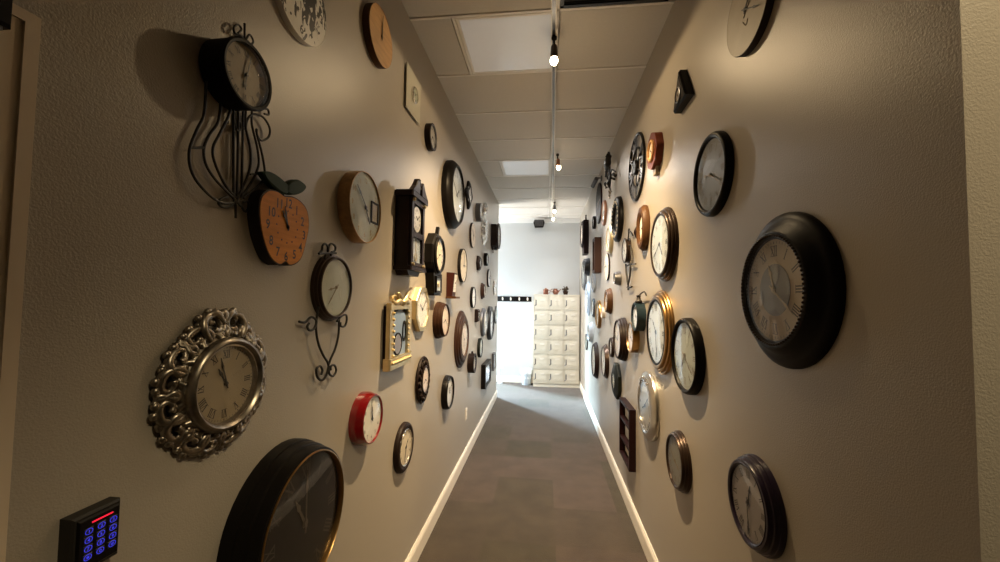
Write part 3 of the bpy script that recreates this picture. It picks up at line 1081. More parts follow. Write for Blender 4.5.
# apple clock
T = thing('apple_clock', 'orange apple-shaped wooden clock with green leaves', 'clock', 'L', 1.116, .203 + H, 0, LG)
A = [(-.0926, .0929), (-.1195, .0688), (-.1272, .0375), (-.1221, -.0052), (-.1056, -.0514), (-.0743, -.0973), (-.0353, -.1142), (-.0086, -.1034), (.0136, -.1122),
     (.0481, -.1015), (.0743, -.0763), (.094, -.0218), (.1049, .0269), (.0943, .0717), (.0641, .0938), (.0183, .1015), (-.0235, .0939), (-.0556, .099)]
ao = [(p.x, p.y) for p in smooth_path([(x, y, 0) for x, y in A], 4, True)]
MB().prism(ao, -.002, .0345).build('rind', BARK, T, True, 50)
b = MB()
k = .965
b.prism([(-.012 + (x + .012) * k, -.004 + (y + .004) * k) for x, y in ao], .030, .0362)
N12 = [(-.0025, .0754), (.0348, .062), (.0658, .0334), (.0760, -.0086), (.0596, -.0496), (.0305, -.0755), (-.0081, -.0852), (-.0454, -.0757), (-.0758, -.047), (-.0914, -.0033), (-.076, .0342), (-.0458, .065)]
for i, (x, y) in enumerate(N12):
    b.text(str(i or 12), x, y, .028, .0367, 1, 0, .9)
    a = PI / 2 - i * PI / 6
    b.disc(.0028, .0360, .0367, 8, 1, 1, 1, 0, None, -.0066 + .048 * math.cos(a), .003 + .048 * math.sin(a))
b.build('dial', [APPLEW, INK], T, False)
for L_, nm, hm_ in ((.052, 'hour_hand', 11.0), (.062, 'minute_hand', 11.5)):
    q = hand(nm, T, 2 * PI * hm_ / 12, L_, .0045, .0375, HANDM)
    q.location = (-.0066, .0031, 0)
for L in ([(-.1137, .1367), (-.0854, .1458), (-.0504, .1445), (-.0177, .1352), (.0032, .1227), (-.0124, .1021), (-.0479, .1011), (-.0865, .1129), (-.1073, .1248)],
          [(-.0166, .1172), (.0036, .1448), (.0415, .1617), (.0835, .1545), (.0713, .1325), (.0354, .1126), (.0008, .1057)]):
    o = [(p.x, p.y) for p in smooth_path([(x, y, 0) for x, y in L[::-1]], 4, True)]
    MB().prism(o, .016, .036, bev=.004).build('leaf', GREEN, T, False)
MB().tube([(-.012, .085, .018), (-.015, .115, .020), (-.006, .128, .02)], .007, 8).build('stem', BARK, T)


def framed_square(T):  # dark-framed square with a paler middle, set on the dial
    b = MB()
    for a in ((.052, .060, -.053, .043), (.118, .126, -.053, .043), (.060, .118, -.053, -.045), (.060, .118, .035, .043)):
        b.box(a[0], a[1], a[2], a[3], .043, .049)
    o = b.build('square_frame', SATIN, T, False)
    MB().box(.060, .118, -.045, .035, .043, .046).build('square_card', D_AGED, o, False)


T = clock('L', 1.605, .379, .152, .051, 'maple-rimmed round clock with pale dial and small framed square', 'flat', MAPLE, D_GREY, .965, 'arabic', GILT, (4, 52), zd=.044)
framed_square(T)

# bronze clock on scrolled iron
T = clock('L', 1.420, .033, .126, .034, 'bronze round clock with iron scrolls above and a scrolled drop below', 'step', BRONZE, D_GREY, .84, 'plain', FADED, (8, 37), BRASSH, name='scroll_clock')
iron(T, 'top_scroll', [[(-.1092, .1157), (.0063, .1312)], [(-.07, .10), (-.065, .12)], [(-.03, .11), (-.03, .126)],
                       [(-.1055, .1161), (-.0909, .1286), (-.0862, .1465), (-.0709, .1552), (-.0543, .1486), (-.0509, .1268)],
                       [(-.0509, .1268), (-.0462, .1497), (-.0281, .1622), (-.0018, .1555), (-.003, .1393), (-.0261, .1297)]], .0040, .018)
iron(T, 'lower_scroll', [[(-.10, -.07), (-.11, -.119), (-.1074, -.1611), (-.0898, -.205), (-.0582, -.2464), (-.026, -.2784), (-.0182, -.304)],
                         [(.045, -.09), (.0445, -.1214), (.0436, -.1795), (.0243, -.2293), (-.006, -.2648), (-.0194, -.285)],
                         [(-.0194, -.285), (-.0336, -.321), (-.0627, -.3337), (-.0925, -.3152), (-.0997, -.2877), (-.0775, -.2809), (-.0609, -.2987), (-.0679, -.3124)],
                         [(-.0191, -.2906), (-.0131, -.3193), (.0132, -.3332), (.0342, -.3177), (.0218, -.2951), (-.0042, -.293), (-.0054, -.3084)],
                         [(-.2083, -.1166), (-.1752, -.1205), (-.1416, -.105), (-.11, -.119), (-.1213, -.1444), (-.1477, -.1496), (-.1624, -.1363), (-.1527, -.1248)],
                         [(.0292, -.1287), (.0624, -.1105), (.0981, -.1072), (.1044, -.1304), (.0887, -.1511), (.0601, -.1492), (.0545, -.1336)]], .0042, .018)

# rococo silver clock
T = thing('ornate_clock', 'silver clock in a wide openwork scrolled rococo frame', 'clock', 'L', .906, 1.468, 0, LG)
T.scale = (.92, .92, .92)
b = MB()
NU = 16
for i in range(NU):
    a0 = PI / 2 + 2 * PI * (i + .5) / NU
    sgn = 1 if i % 2 else -1
    big = 1.12 if i in (0, NU - 1) else 1.0

    def pt(r, da, z):
        a = a0 + sgn * da
        r = .126 + (r - .126) * .80
        return (r * math.cos(a), r * math.sin(a), z)
    b.tube([pt(.128, -.20, .030), pt(.150 * big, -.24, .026), pt(.178 * big, -.12, .016), pt(.176 * big, .07, .014), pt(.158, .12, .020), pt(.148, .03, .024), pt(.155, -.05, .024)],
           (.007, .010, .011, .009, .007, .008, .010), 8, 4)
    b.tube([pt(.126, .22, .030), pt(.143, .14, .026), pt(.158, .19, .018), pt(.176, .22, .012), pt(.187 * big, .13, .010)], (.006, .009, .010, .008, .004), 8, 4)
    b.tube([pt(.126, .02, .032), pt(.139, -.03, .028), pt(.142, -.12, .026)], (.010, .007, .004), 8, 4)
    for da, r_ in ((-.18, .182), (-.02, .190), (.10, .184)):
        p = pt(r_ * big, da, .011)
        b.ball(p, .0095, 8, 6, 1.2, 1.2, .9)
for i in range(32):
    a = 2 * PI * i / 26
    b.ball((.134 * math.cos(a), .134 * math.sin(a), .028), .0075, 8, 6, 1.25, 1.25, 1)
b.lathe([(.137, -.002), (.137, .018), (.122, .036), (.120, .036), (.120, -.002)], 56)
for s in (-1, 1):
    b.tube([(0, .160, .02), (s * .022, .186, .018), (s * .042, .182, .014), (s * .044, .164, .014), (s * .032, .162, .018)], (.009, .011, .010, .008, .007), 8, 5)
b.ball((0, .180, .018), .016, 12, 8, 1, 1.2, .7)
b.build('scroll_frame', SILVER, T, True, 60)
MB().lathe([(.122, .020), (.124, .040), (.120, .052), (.112, .055), (.106, .050), (.104, .046), (.100, .046), (.099, .030), (.099, .020)], 64).build('bezel', SILVER, T, True, 60)
dial(T, .103, .020, .032, D_AGED, 'roman', INK, 64)
hands(T, .096, .032, (10, 57), HANDM)
MB().dome(.104, .045, .003, 40, 5).build('glass', GLASS, T)

# keypad
t = thing('keypad', 'access keypad with glowing blue keys, bottom left of the wall', 'keypad', 'L', .640, 1.2545)
MB().box(-.040, .038, -.052, .050, -.002, .0255, bev=.004).build('housing', mat('dark keypad plastic', (.020, .018, .016), .5, 0, .1, spec=.25), t, False)
MB().box(-.034, .033, -.045, .0435, .0250, .0295, bev=.003).build('faceplate', BLACK, t, False)
MB().box(-.014, .020, .0320, .0345, .0290, .0302).build('light_bar', emit('red status light', (1.0, .02, .06), 0.7), t, False)
KEYM = mat('dark key', (.012, .012, .03), .3, 0, .05)
GLOWK = emit('blue key glow', (.045, .05, 0.85), 0.7)
for i, s in enumerate(['1', '2', '3', '4', '5', '6', '7', '8', '9', '*', '0', '#']):
    x, y = -.0185 + (i % 3) * .0195, .0205 - (i // 3) * .0145
    b = MB()
    b.box(x - .0072, x + .0072, y - .0058, y + .0058, .0290, .0305, 0, .001)
    b.lathe([(.0062, .0304), (.0062, .0308), (.0052, .0308), (.0052, .0304)], 20, 1, .82, 1, cx=x, cy=y)
    b.text(s, x, y, .0058, .0308, 1)
    b.build('key', [KEYM, GLOWK], t, False)

# big black clock low on the left
T = clock('L', 1.173, -.693, .238, .099, 'large black clock with a thin gold ring, cut by the bottom edge', 'step', BLACK, D_BLACK, .86, 'roman', mat('dim bronze ink', (.035, .026, .018), .6), (11, 0), mat('dim bronze hand', (.06, .045, .03), .5), zd=.084)
MB().lathe([(.2095, .080), (.2095, .101), (.206, .1025), (.203, .098), (.203, .080)], 64).build('bezel', OLDGOLD, T)
clock('L', 1.715, -.539, .115, .060, 'glossy red round clock with a white dial', 'cone', RED, D_WHITE, .86, 'arabic', INK, (11, 58), zd=.050)
clock('L', 2.249, -.859, .138, .030, 'small brown clock with a nickel inner ring, lowest beside the baseboard on the left', 'round', ESPRESSO, D_CREAM, .72, 'arabic', INK, (1, 33), bez=CHROME)

# gilt rectangular clock
T = thing('gilt_clock', 'gilt rectangular clock with a blue picture and bow crest', 'clock', 'L', 2.083, -.186 + H, 0, LG)
b = MB()
b.box(-.150, .150, -.175, .140, -.002, .022)
b.build('case', MAHOG, T, False)
b = MB()
b.box(-.157, -.105, -.15, .125, .018, .040, 0, .006)
b.box(.105, .157, -.15, .125, .018, .040, 0, .006)
b.box(-.157, .157, .120, .155, .018, .042, 0, .006)
b.box(-.165, .165, -.185, -.125, .010, .046, 0, .008)
for i in range(11):
    b.ball((-.13 + i * .026, -.150, .048), .010, 8, 6)
for i in range(8):
    for s in (-1, 1):
        b.ball((s * .112, -.115 + i * .031, .042), .008, 8, 6)
b.build('frame', GOLD, T, True, 30)
b = MB()
for s in (-1, 1):
    b.tube([(0, .150, .035), (s * .05, .165, .045), (s * .10, .155, .04), (s * .13, .175, .035)], (.012, .016, .012, .004), 8, 5)
    b.tube([(0, .155, .04), (s * .04, .190, .05), (s * .075, .205, .045), (s * .06, .172, .045), (s * .02, .160, .042)], .008, 8, 5)
b.tube([(.03, .16, .04), (.10, .205, .035), (.19, .235, .025)], (.010, .012, .009), 8, 5)
b.tube([(-.03, .16, .04), (-.08, .19, .035), (-.13, .185, .028)], (.009, .009, .004), 8, 5)
b.ball((0, .158, .045), .020, 12, 8)
b.build('bow_crest', GOLD, T, True, 50)
arch = [(-.095, -.125), (.095, -.125), (.095, .06)] + [(.095 * math.cos(q), .06 + .055 * math.sin(q)) for q in [PI * i / 12 for i in range(1, 12)]] + [(-.095, .06)]
MB().prism(arch, .020, .030).build('picture', D_BLUE, T, False)
dial(T, .055, .030, .033, mat('dusky dial', (.20, .19, .22), .3, .2, .2), 'ticks', D_SILVER, 32).location = (-.028, -.062, 0)
MB().lathe([(.060, .030), (.060, .035), (.055, .037), (.053, .033)], 32).build('bezel', SATIN, T).location = (-.028, -.062, 0)
MB().lathe([(.030, .030), (.030, .036), (.024, .036), (.024, .030)], 28, .8, 1.9).build('oval_ring', SATIN, T).location = (.065, .0, 0)

clock('L', 2.504, -.076, .150, .030, 'gold octagonal clock with a white face', 'flat', GOLD, D_WHITE, .80, 'ticks', GILT, (10, 8), seg=8, rot=PI / 8, name='octagon_clock')

# mahogany regulator
T = thing('pendulum_clock', 'tall dark mahogany pendulum clock with a broken pediment', 'clock', 'L', 2.178, .345 + H, 0, LG)
b = MB()
b.box(-.122, .122, -.185, .240, -.002, .075)
b.prism([(-.122, -.185), (-.080, -.225), (.080, -.225), (.122, -.185)], -.002, .070)
b.build('case', MAHOG, T, False)
MB().box(-.140, .140, .205, .232, -.002, .104, 0, .006).build('cornice', MAHOG, T, False)
MB().box(-.136, .136, -.198, -.176, -.002, .102, 0, .006).build('base_moulding', MAHOG, T, False)
b = MB()
b.prism([(-.138, .232), (-.02, .232), (-.018, .300), (-.045, .318), (-.085, .272)], .076, .104, bev=.004)
b.prism([(.02, .232), (.138, .232), (.085, .272), (.045, .318), (.018, .300)], .076, .104, bev=.004)
b.build('pediment', MAHOG, T, False)
MB().lathe([(.001, 0), (.016, 0), (.010, .012), (.014, .026), (.008, .044), (.010, .052), (.001, .062)], 16).build('finial', MAHOG, T).matrix_local = Matrix(((1, 0, 0, 0), (0, 0, 1, .270), (0, -1, 0, .090), (0, 0, 0, 1)))
q = MB()
for a in ((-.112, -.080, -.172, .203), (.080, .112, -.172, .203), (-.080, .080, .173, .203), (-.080, .080, -.172, -.150), (-.080, .080, -.010, .020)):
    q.box(a[0], a[1], a[2], a[3], .070, .092, 0, .003)
door = q.build('door', MAHOG, T, False)
for s in (-1, 1):
    for y in (-.165, .190):
        MB().lathe([(.001, .090), (.010, .090), (.008, .104), (.001, .106)], 12, cx=s * .096, cy=y).build('corner_boss', GOLD, door)
MB().box(-.080, .080, -.150, -.010, .083, .086).build('glass', GLASS, door, False)
b = MB()
b.box(-.080, .080, .020, .173, .072, .080)
b.disc(.066, .080, .083, 40, 1, 1.1, 1, 0, None, 0, .097)
for i in range(12):
    a = PI / 2 - i * PI / 6
    roman(b, ROM[i], .046 * math.cos(a), .097 + .052 * math.sin(a), a - PI / 2, .012, .0836, 2)
b.build('dial', [SATIN, D_SILVER, INK], T, False)
for nm, an, L in (('hour_hand', 300, .03), ('minute_hand', 55, .045)):
    hand(nm, T, math.radians(an), L, .004, .085, HANDM).location = (0, .097, 0)
MB().box(-.080, .080, -.150, -.010, .060, .0765).build('back_panel', PALEBLUE, T, False)
b = MB()
b.box(-.003, .003, -.115, -.010, .078, .080)
b.disc(.024, .077, .081, 28, cx=0, cy=-.118)
b.build('pendulum', GOLD, T)

# schoolhouse clock
T = thing('schoolhouse_clock', 'black octagonal schoolhouse clock with a drop box below', 'clock', 'L', 2.735, .300 + H, 0, LG)
MB().lathe([(.160, -.002), (.160, .052), (.150, .062), (.120, .062), (.120, -.002)], 8, rot=PI / 8).build('frame', BLACK, T, False)
MB().lathe([(.130, .058), (.130, .070), (.120, .080), (.110, .076), (.108, .060)], 48).build('bezel', BLACK, T)
dial(T, .110, .040, .062, D_CREAM, 'roman', INK)
hands(T, .105, .062, (2, 40), HANDM)
MB().dome(.109, .072, .004, 40).build('glass', GLASS, T)
MB().prism([(-.085, -.285), (.085, -.285), (.115, -.130), (-.115, -.130)], -.002, .058).build('drop_box', BLACK, T, False)
b = MB()
for a in ((-.07, -.055, -.265, -.15), (.055, .07, -.265, -.15), (-.055, .055, -.265, -.25), (-.055, .055, -.165, -.15)):
    b.box(a[0], a[1], a[2], a[3], .056, .070)
d = b.build('door', BLACK, T, False)
MB().box(-.055, .055, -.25, -.165, .058, .062).build('pane', PALEBLUE, d, False)
MB().lathe([(.001, .062), (.020, .062), (.018, .068), (.001, .070)], 20, cx=0, cy=-.208).build('pendulum', GOLD, T)
MB().prism([(-.030, .135), (-.006, .135), (.022, .200), (.000, .203)], .036, .060, bev=.003).build('crest', BLACK, T, False)

# ---------- left wall, further along
clock('L', 3.265, .869, .284, .084, 'biggest black round clock on the left wall, high beside the ceiling, shiny face', 'cone', BLACK, D_ICE, .80, 'roman', PEWTER, (1, 50), gl=.02)


def star(n, lo):
    return lambda a: lo + (1 - lo) * (abs(math.cos(a * n / 2)) ** 2.2)


T = clock('L', 4.027, 1.069, .150, .036, 'dark star-pointed clock with a white face beside the biggest black clock', 'cone', BLACK, D_WHITE, .64, 'ticks', INK, (10, 10), wob=star(4, .68), seg=64, name='star_clock')
clock('L', 4.596, 1.011, .110, .061, 'small silver drum clock, left of the lobed silver clocks', 'drum', PEWTER, D_SILVER, .84, 'ticks', INK, (5, 5), bez=CHROME)
clock('L', 5.108, 1.172, .080, .050, 'small silver flower clock just above the large lobed silver one', 'cone', CHROME, D_WHITE, .6, 'ticks', INK, (3, 25), wob=lambda a: 1 + .06 * math.cos(8 * a), seg=64)
clock('L', 5.143, .897, .200, .046, 'large lobed silver clock high on the far part of the left wall', 'dish', CHROME, D_WHITE, .52, 'roman', INK, (12, 18), wob=lambda a: 1 + .06 * math.cos(10 * a), seg=80)
T = thing('cuckoo_clock', 'deep dark box clock with a round face at the end of the left wall', 'clock', 'L', 6.03, .955 + H, 0, LG)
b = MB()
b.box(-.17, .15, -.170, .160, -.002, .085, 0, .006)
b.prism([(-.14, -.170), (.12, -.170), (.03, -.215), (-.05, -.215)][::-1], -.002, .075)
b.build('case', ESPRESSO, T, False)
MB().lathe([(.195, .082), (.200, .098), (.190, .112), (.165, .112), (.160, .098), (.160, .082)], 48).build('frame', BRONZE, T)
dial(T, .162, .082, .100, D_SILVER, 'roman')
hands(T, .15, .100, (4, 35), HANDM)
MB().tube([(-.11, -.16, .03), (-.12, -.27, .03)], .008, 8).build('weight', BRONZE, T)
clock('L', 4.304, .692, .138, .021, 'thin beige clock with a dark edge, nearly wall coloured', 'flat', ESPRESSO, D_BEIGE, .97, 'ticks', FADED, (6, 50), glass=False, zd=.0205)
clock('L', 3.773, .314, .163, .030, 'cream round clock with a thin black rim, middle of the left wall', 'flat', SATIN, D_CREAM, .95, 'arabic', FADED, (3, 0), zd=.026, glass=False)
clock('L', 4.710, .421, .099, .042, 'dark hexagonal clock, small, right of the cream round clock', 'cone', ESPRESSO, D_CREAM, .62, 'ticks', INK, (11, 22), seg=6, name='hexagon_clock')
clock('L', 5.269, .523, .088, .044, 'little black drum clock with white face under the deep box clock', 'drum', BLACK, D_WHITE, .84, 'ticks', INK, (9, 41))
clock('L', 5.624, .289, .126, .021, 'thin white-faced clock with dark edge near the end of the left wall', 'flat', ESPRESSO, D_WHITE, .93, 'ticks', INK, (1, 10), zd=.019)
clock('L', 5.067, .095, .107, .045, 'small brown clock with silver face, above the two-tone clocks at the far left', 'dish', WALNUT, D_SILVER, .70, 'ticks', INK, (12, 44), bez=CHROME)
clock('L', 6.328, .180, .133, .031, 'pale silver round clock, last but thin, beside the far coat rack', 'cone', CHROME, D_WHITE, .8, 'ticks', PEWTER, (7, 5))

# mantel style wedge clock
T = thing('mantel_clock', 'small mahogany wedge-sided clock with a shelf foot', 'clock', 'L', 3.273, .110 + H, 0, LG)
b = MB()
for s, e in ((.052, .044),):
    b.add([(-.064, -.10, -.002), (.064, -.10, -.002), (.064, .102, -.002), (-.064, .102, -.002), (-.058, -.10, .048), (.058, -.10, .048), (.058, .098, .066), (-.058, .098, .066)],
          [(3, 2, 1, 0), (4, 5, 6, 7), (0, 1, 5, 4), (1, 2, 6, 5), (2, 3, 7, 6), (3, 0, 4, 7)])
b.build('case', wood('dark red mahogany stain', (0.040, 0.010, 0.007)), T, False)
MB().box(-.075, .085, -.115, -.098, -.002, .085, bev=.004).build('foot', CHESTNUT, T, False)
b = MB()
b.add([(-.046, -.06, .0537), (.046, -.06, .0537), (.046, .085, .0667), (-.046, .085, .0667)], [(0, 1, 2, 3)])
b.add([(-.046, -.06, .050), (.046, -.06, .050), (.046, .085, .060), (-.046, .085, .060)], [(3, 2, 1, 0)])
for i in range(12):
    a = i * PI / 6
    x, y = .036 * math.sin(a), .012 + .050 * math.cos(a)
    zz = .0545 + (y + .06) * .0897
    b.add([(x - .003, y - .004, zz), (x + .003, y - .004, zz), (x + .003, y + .004, zz), (x - .003, y + .004, zz)], [(0, 1, 2, 3)], 1)
b.build('dial', [D_WHITE, INK], T, False)
for nm, an, L in (('hour_hand', 290, .02), ('minute_hand', 30, .032)):
    q = hand(nm, T, math.radians(an), L, .004, 0, HANDM)
    q.location = (0, .012, .064)
    q.rotation_euler = (math.atan(.0897), 0, 0)

clock('L', 4.370, .009, .118, .030, 'black thin drum clock with white face right of the wedge-sided clock', 'drum', BLACK, D_WHITE, .92, 'ticks', INK, (2, 15))
clock('L', 2.959, -.169, .139, .070, 'deep brown round clock with ivory face right of the gold octagon', 'step', WALNUT, D_PINK, .80, 'arabic', INK, (8, 20), zd=.058)
clock('L', 3.801, -.395, .274, .049, 'large brown clock with a wide grooved frame and ivory face', 'step', WALNUT, D_PINK, .60, 'roman', INK, (5, 52), bez=CHESTNUT)
clock('L', 4.644, -.204, .106, .049, 'small dark square clock touching the tall two-tone clock', 'cone', ESPRESSO, D_CREAM, .60, 'ticks', INK, (10, 38), seg=4, rot=PI / 4, name='square_clock')
clock('L', 5.163, -.311, .185, .046, 'ivory-faced clock in a silver and dark rim, left of the slate one', 'cone', PEWTER, D_PINK, .80, 'roman', INK, (6, 33), bez=CHROME)
clock('L', 5.766, -.356, .246, .058, 'slate-framed large clock with white face near the end of the left wall', 'round', SLATE, D_WHITE, .74, 'roman', INK, (9, 12))
clock('L', 6.543, -.269, .146, .020, 'thin dark clock at the very end of the left wall, below coat rack height', 'flat', SLATE, D_GREY, .86, 'ticks', INK, (4, 4))
clock('L', 4.903, -.612, .119, .036, 'small greenish thin clock under the ivory-faced silver-rimmed one', 'flat', OLIVE, D_GREY, .88, 'ticks', INK, (12, 31))
T = clock('L', 4.271, -.700, .105, .070, 'small deep brown clock with a peg on top, below the grooved brown clock', 'drum', ESPRESSO, D_PINK, .80, 'ticks', INK, (7, 48))
MB().lathe([(.001, 0), (.014, 0), (.010, .012), (.013, .022), (.001, .032)], 12).build('finial', ESPRESSO, T).matrix_local = Matrix(((1, 0, 0, 0), (0, 0, 1, .100), (0, -1, 0, .035), (0, 0, 0, 1)))


def frame_clock(side, y, z, hw, hh, t, label, fm, dm, iw=.72, ih=.72, num='ticks', hm=(10, 10), pend=False, name='framed_clock'):
    T = thing(name, label, 'clock', side, y, z + H, 0, LG if side == 'L' else RG)
    b = MB()
    a, c = hw * iw, hh * ih
    b.box(-hw, -a, -hh, hh, -.002, t)
    b.box(a, hw, -hh, hh, -.002, t)
    b.box(-a, a, c, hh, -.002, t)
    b.box(-a, a, -hh, -c, -.002, t)
    b.box(-a, a, -c, c, -.002, t * .3)
    b.build('frame', fm, T, False)
    r = min(a, c) * .86
    cy = c - r * 1.08 if pend else 0
    b = MB()
    b.box(-a, a, -c, c, t * .3, t * .5)
    marks(b, num, r, t * .5 + .0007)
    if cy:
        b.v = [(v[0], v[1] + cy, v[2]) if v[2] > t * .5 + .0002 else v for v in b.v]
    b.build('dial', [dm, INK], T, False)
    h, mn = hm
    for nm, an, L, zz in (('hour_hand', 2 * PI * (h + mn / 60) / 12, r * .5, .002), ('minute_hand', 2 * PI * mn / 60, r * .75, .0045)):
        hand(nm, T, an, L, r * .05, t * .5 + zz, HANDM).location = (0, cy, 0)
    MB().box(-a, a, -c, c, t * .82, t * .86).build('glass', GLASS, T, False)
    if pend:
        b = MB()
        b.box(-.004, .004, -hh * 1.02, -hh * .8, t * .3, t * .5)
        b.disc(hw * .16, t * .3, t * .6, 20, cx=0, cy=-hh * 1.12)
        b.build('pendulum', PEWTER, T)
    return T


frame_clock('L', 5.407, -1.015, .277, .155, .057, 'black rectangular framed clock with a white panel, low at the far left', BLACK, D_WHITE, .80, .72, 'ticks', (1, 35), True)
frame_clock('L', 6.276, -.990, .112, .131, .037, 'narrow grey rectangular clock, last one low on the left wall', PEWTER, D_GREY, .75, .75, 'ticks', (8, 2))

# oval openwork
T = thing('oval_clock', 'dark oval openwork clock with an ivory dial, below the gold octagon', 'clock', 'L', 2.583, -.542 + H, 0, LG)
b = MB()
b.lathe([(.128, .004), (.134, .012), (.128, .022), (.120, .014)], 56, 1, 1.155)
b.lathe([(.078, -.002), (.082, .030), (.074, .036), (.070, .030), (.070, -.002)], 48, 1, 1.155)
for i in range(18):
    a = 2 * PI * i / 18
    c, s = math.cos(a), math.sin(a)
    c2, s2 = math.cos(a + .17), math.sin(a + .17)
    b.tube([(.078 * c, .09 * s, .020), (.098 * c2, .113 * s2, .026), (.112 * c, .129 * s, .020), (.124 * c2, .143 * s2, .014)], (.006, .008, .007, .005), 6, 4)
    b.ball((.104 * c, .120 * s, .022), .008, 8, 6)
b.tube([(0, .0, -.001), (0, .0, .012)], .07, 20, 1)
b.build('frame', ESPRESSO, T, True, 60)
dial(T, .072, .010, .028, D_PINK, 'roman', INK, 40, 1, 1.155)
hands(T, .07, .028, (3, 42), HANDM)
MB().dome(.071, .032, .004, 32, 4, 1, 1.155).build('glass', GLASS, T)
clock('L', 3.243, -.775, .137, .050, 'black round clock with a grey-white face, lowest in the middle of the left wall', 'round', BLACK, D_WHITE, .82, 'arabic', INK, (11, 7))

# ---------- right wall, near
def fancy(b, z):
    b.tube([(0, .01, z), (.02, .03, z), (.03, .012, z), (.012, .0, z), (-.014, -.02, z)], .0022, 6, 5, 1)
    b.tube([(-.02, -.03, z), (0, -.055, z), (.012, -.04, z)], .0015, 6, 5, 1)
    return []


clock('R', 1.392, .992, .142, .024, 'cream disc clock with a dark edge cut by the top edge', 'flat', BARK, D_AGED, .985, 'plain', FADED, (1, 20), glass=False, zd=.0235, extra=fancy)

T = thing('triangle_clock', 'small black triangular clock near the ceiling on the right', 'clock', 'R', 2.018, 1.039 + H, 0, RG)
TRI = [(-.090, -.070), (.098, -.064), (-.003, .113)]
MB().prism(TRI, -.002, .042, bev=.010).build('frame', BLACK, T, False)
MB().prism([(.002 + (x - .002) * .72, -.007 + (y + .007) * .72) for x, y in TRI], .030, .044).build('plaque', ESPRESSO, T, False)
MB().lathe([(.036, .043), (.038, .049), (.033, .051), (.031, .043)], 32, cx=.002, cy=-.018).build('bezel', PEWTER, T)
dial(T, .032, .040, .0455, D_DUSK, 'ticks', INK, 32).location = (.002, -.018, 0)
for nm, an, L in (('hour_hand', 72, .016), ('minute_hand', 144, .025)):
    hand(nm, T, math.radians(an), L, .003, .047, BRASSH).location = (.002, -.018, 0)

clock('R', 1.707, .522, .171, .030, 'black-rimmed round clock with a mottled olive dial, above the biggest clock', 'round', BLACK, D_MARBLE, .84, 'roman', FADED, (9, 20), BRASSH, zd=.016)


def centre(b, z):
    b.disc(.075, z - .0004, z + .0006, 40, 1, 1, 2)
    return [D_DISC]


T = clock('R', 1.225, .036, .222, .052, 'biggest dark clock on the right wall, pewter dial centre and beaded bezel', 'dish', BLACK, D_AGED, .66, 'roman', INK, (11, 21), BRASSH, zd=.036, extra=centre)
b = MB()
for i in range(84):
    a = 2 * PI * i / 84
    b.ball((.156 * math.cos(a), .156 * math.sin(a), .052), .0042, 8, 5)
b.build('beading', BRONZE, T)
clock('R', 1.395, -.646, .147, .044, 'dark plum round clock with a grey dial, low near the camera', 'step', PURPLE, D_DUSK, .80, 'roman', INK, (12, 29), zd=.034, bez=PURPLE)
clock('R', 2.131, -.803, .146, .042, 'copper-brown round clock with an olive dial, lowest on the right wall', 'step', BRONZE, D_MARBLE, .80, 'roman', FADED, (3, 50), BRASSH)
clock('R', 1.997, -.259, .181, .040, 'black round clock with a large grey dial, beside the bronze-gold clock', 'round', BLACK, D_GREY, .86, 'roman', FADED, (7, 21), BRASSH, zd=.026)
clock('R', 2.461, -.184, .248, .042, 'large round clock in a burnished bronze-gold stepped frame', 'step', OLDGOLD, D_ICE, .76, 'roman', INK, (10, 28), zd=.034, bez=BLACK)
clock('R', 2.365, .323, .213, .046, 'large round clock in a dark bronze multi-ringed frame with a pale face', 'step', BRONZE, D_ICE, .78, 'roman', PEWTER, (4, 40), zd=.038)

# horse collar
T = thing('collar_clock', 'brown wooden horse-collar clock with an oval white face', 'clock', 'R', 2.834, .499 + H, 0, RG)
b = MB()
vs_ = []
prof = [(.150, -.002), (.152, .020), (.135, .042), (.110, .046), (.090, .034), (.086, -.002)]
b.lathe(prof, 48, .82, 1.0, 0, True, 0, lambda a: 1 + .05 * math.cos(2 * (a - PI / 2)) + .03 * math.sin(a))
b.build('frame', CHESTNUT, T)
dial(T, .088, .004, .024, D_WHITE, 'ticks', INK, 40, .82, 1.05)
hands(T, .07, .024, (6, 8), HANDM)
b = MB()
b.ball((-.10, -.01, .038), .022, 12, 8, .9, 1.3, .7)
b.tube([(-.125, -.045, .03), (-.10, -.01, .05), (-.115, .035, .03)], .010, 8)
b.build('buckle', MAHOG, T)

# black dish with studs
T = clock('R', 3.820, .761, .215, .046, 'black round clock with a ring of pale studs, under the iron branch', 'round', BLACK, D_BLACK, .62, 'plain', D_CREAM, (10, 9), BRASSH, zd=.020, glass=False)
b = MB()
for i in range(24):
    a = 2 * PI * i / 24
    b.ball((.165 * math.cos(a), .165 * math.sin(a), .043), .010 if i % 2 else .014, 10, 6, 1, 1, .7)
b.build('studs', D_CREAM, T)

# open skeleton wheel
T = thing('skeleton_clock', 'large open metal wheel clock with spokes, high on the right wall', 'clock', 'R', 3.080, 1.011 + H, 0, RG)
b = MB()
b.lathe([(.253, -.002), (.253, .014), (.243, .018), (.236, .014), (.236, -.002)], 72)
b.lathe([(.150, .002), (.150, .012), (.142, .014), (.138, .010), (.138, .002)], 56)
for i in range(6):
    a = PI / 6 + i * PI / 3
    c, s = math.cos(a), math.sin(a)
    b.tube([(.03 * c, .03 * s, .010), (.245 * c, .245 * s, .010)], .005, 8, 1)
b.build('wheel', BLACK, T, True, 50)
b = MB()
for i in range(12):
    a = PI / 2 - i * PI / 6
    q = MB()
    roman(q, ROM[i], .193 * math.cos(a), .193 * math.sin(a), a - PI / 2, .078, .013, 0)
    b.add(q.v, q.f)
    b.add([(v[0], v[1], .009) for v in q.v], [f[::-1] for f in q.f])
b.build('numerals', PEWTER, T, False)
MB().lathe([(.001, -.002), (.055, -.002), (.058, .018), (.050, .028), (.001, .030)], 32).build('hub', BLACK, T)
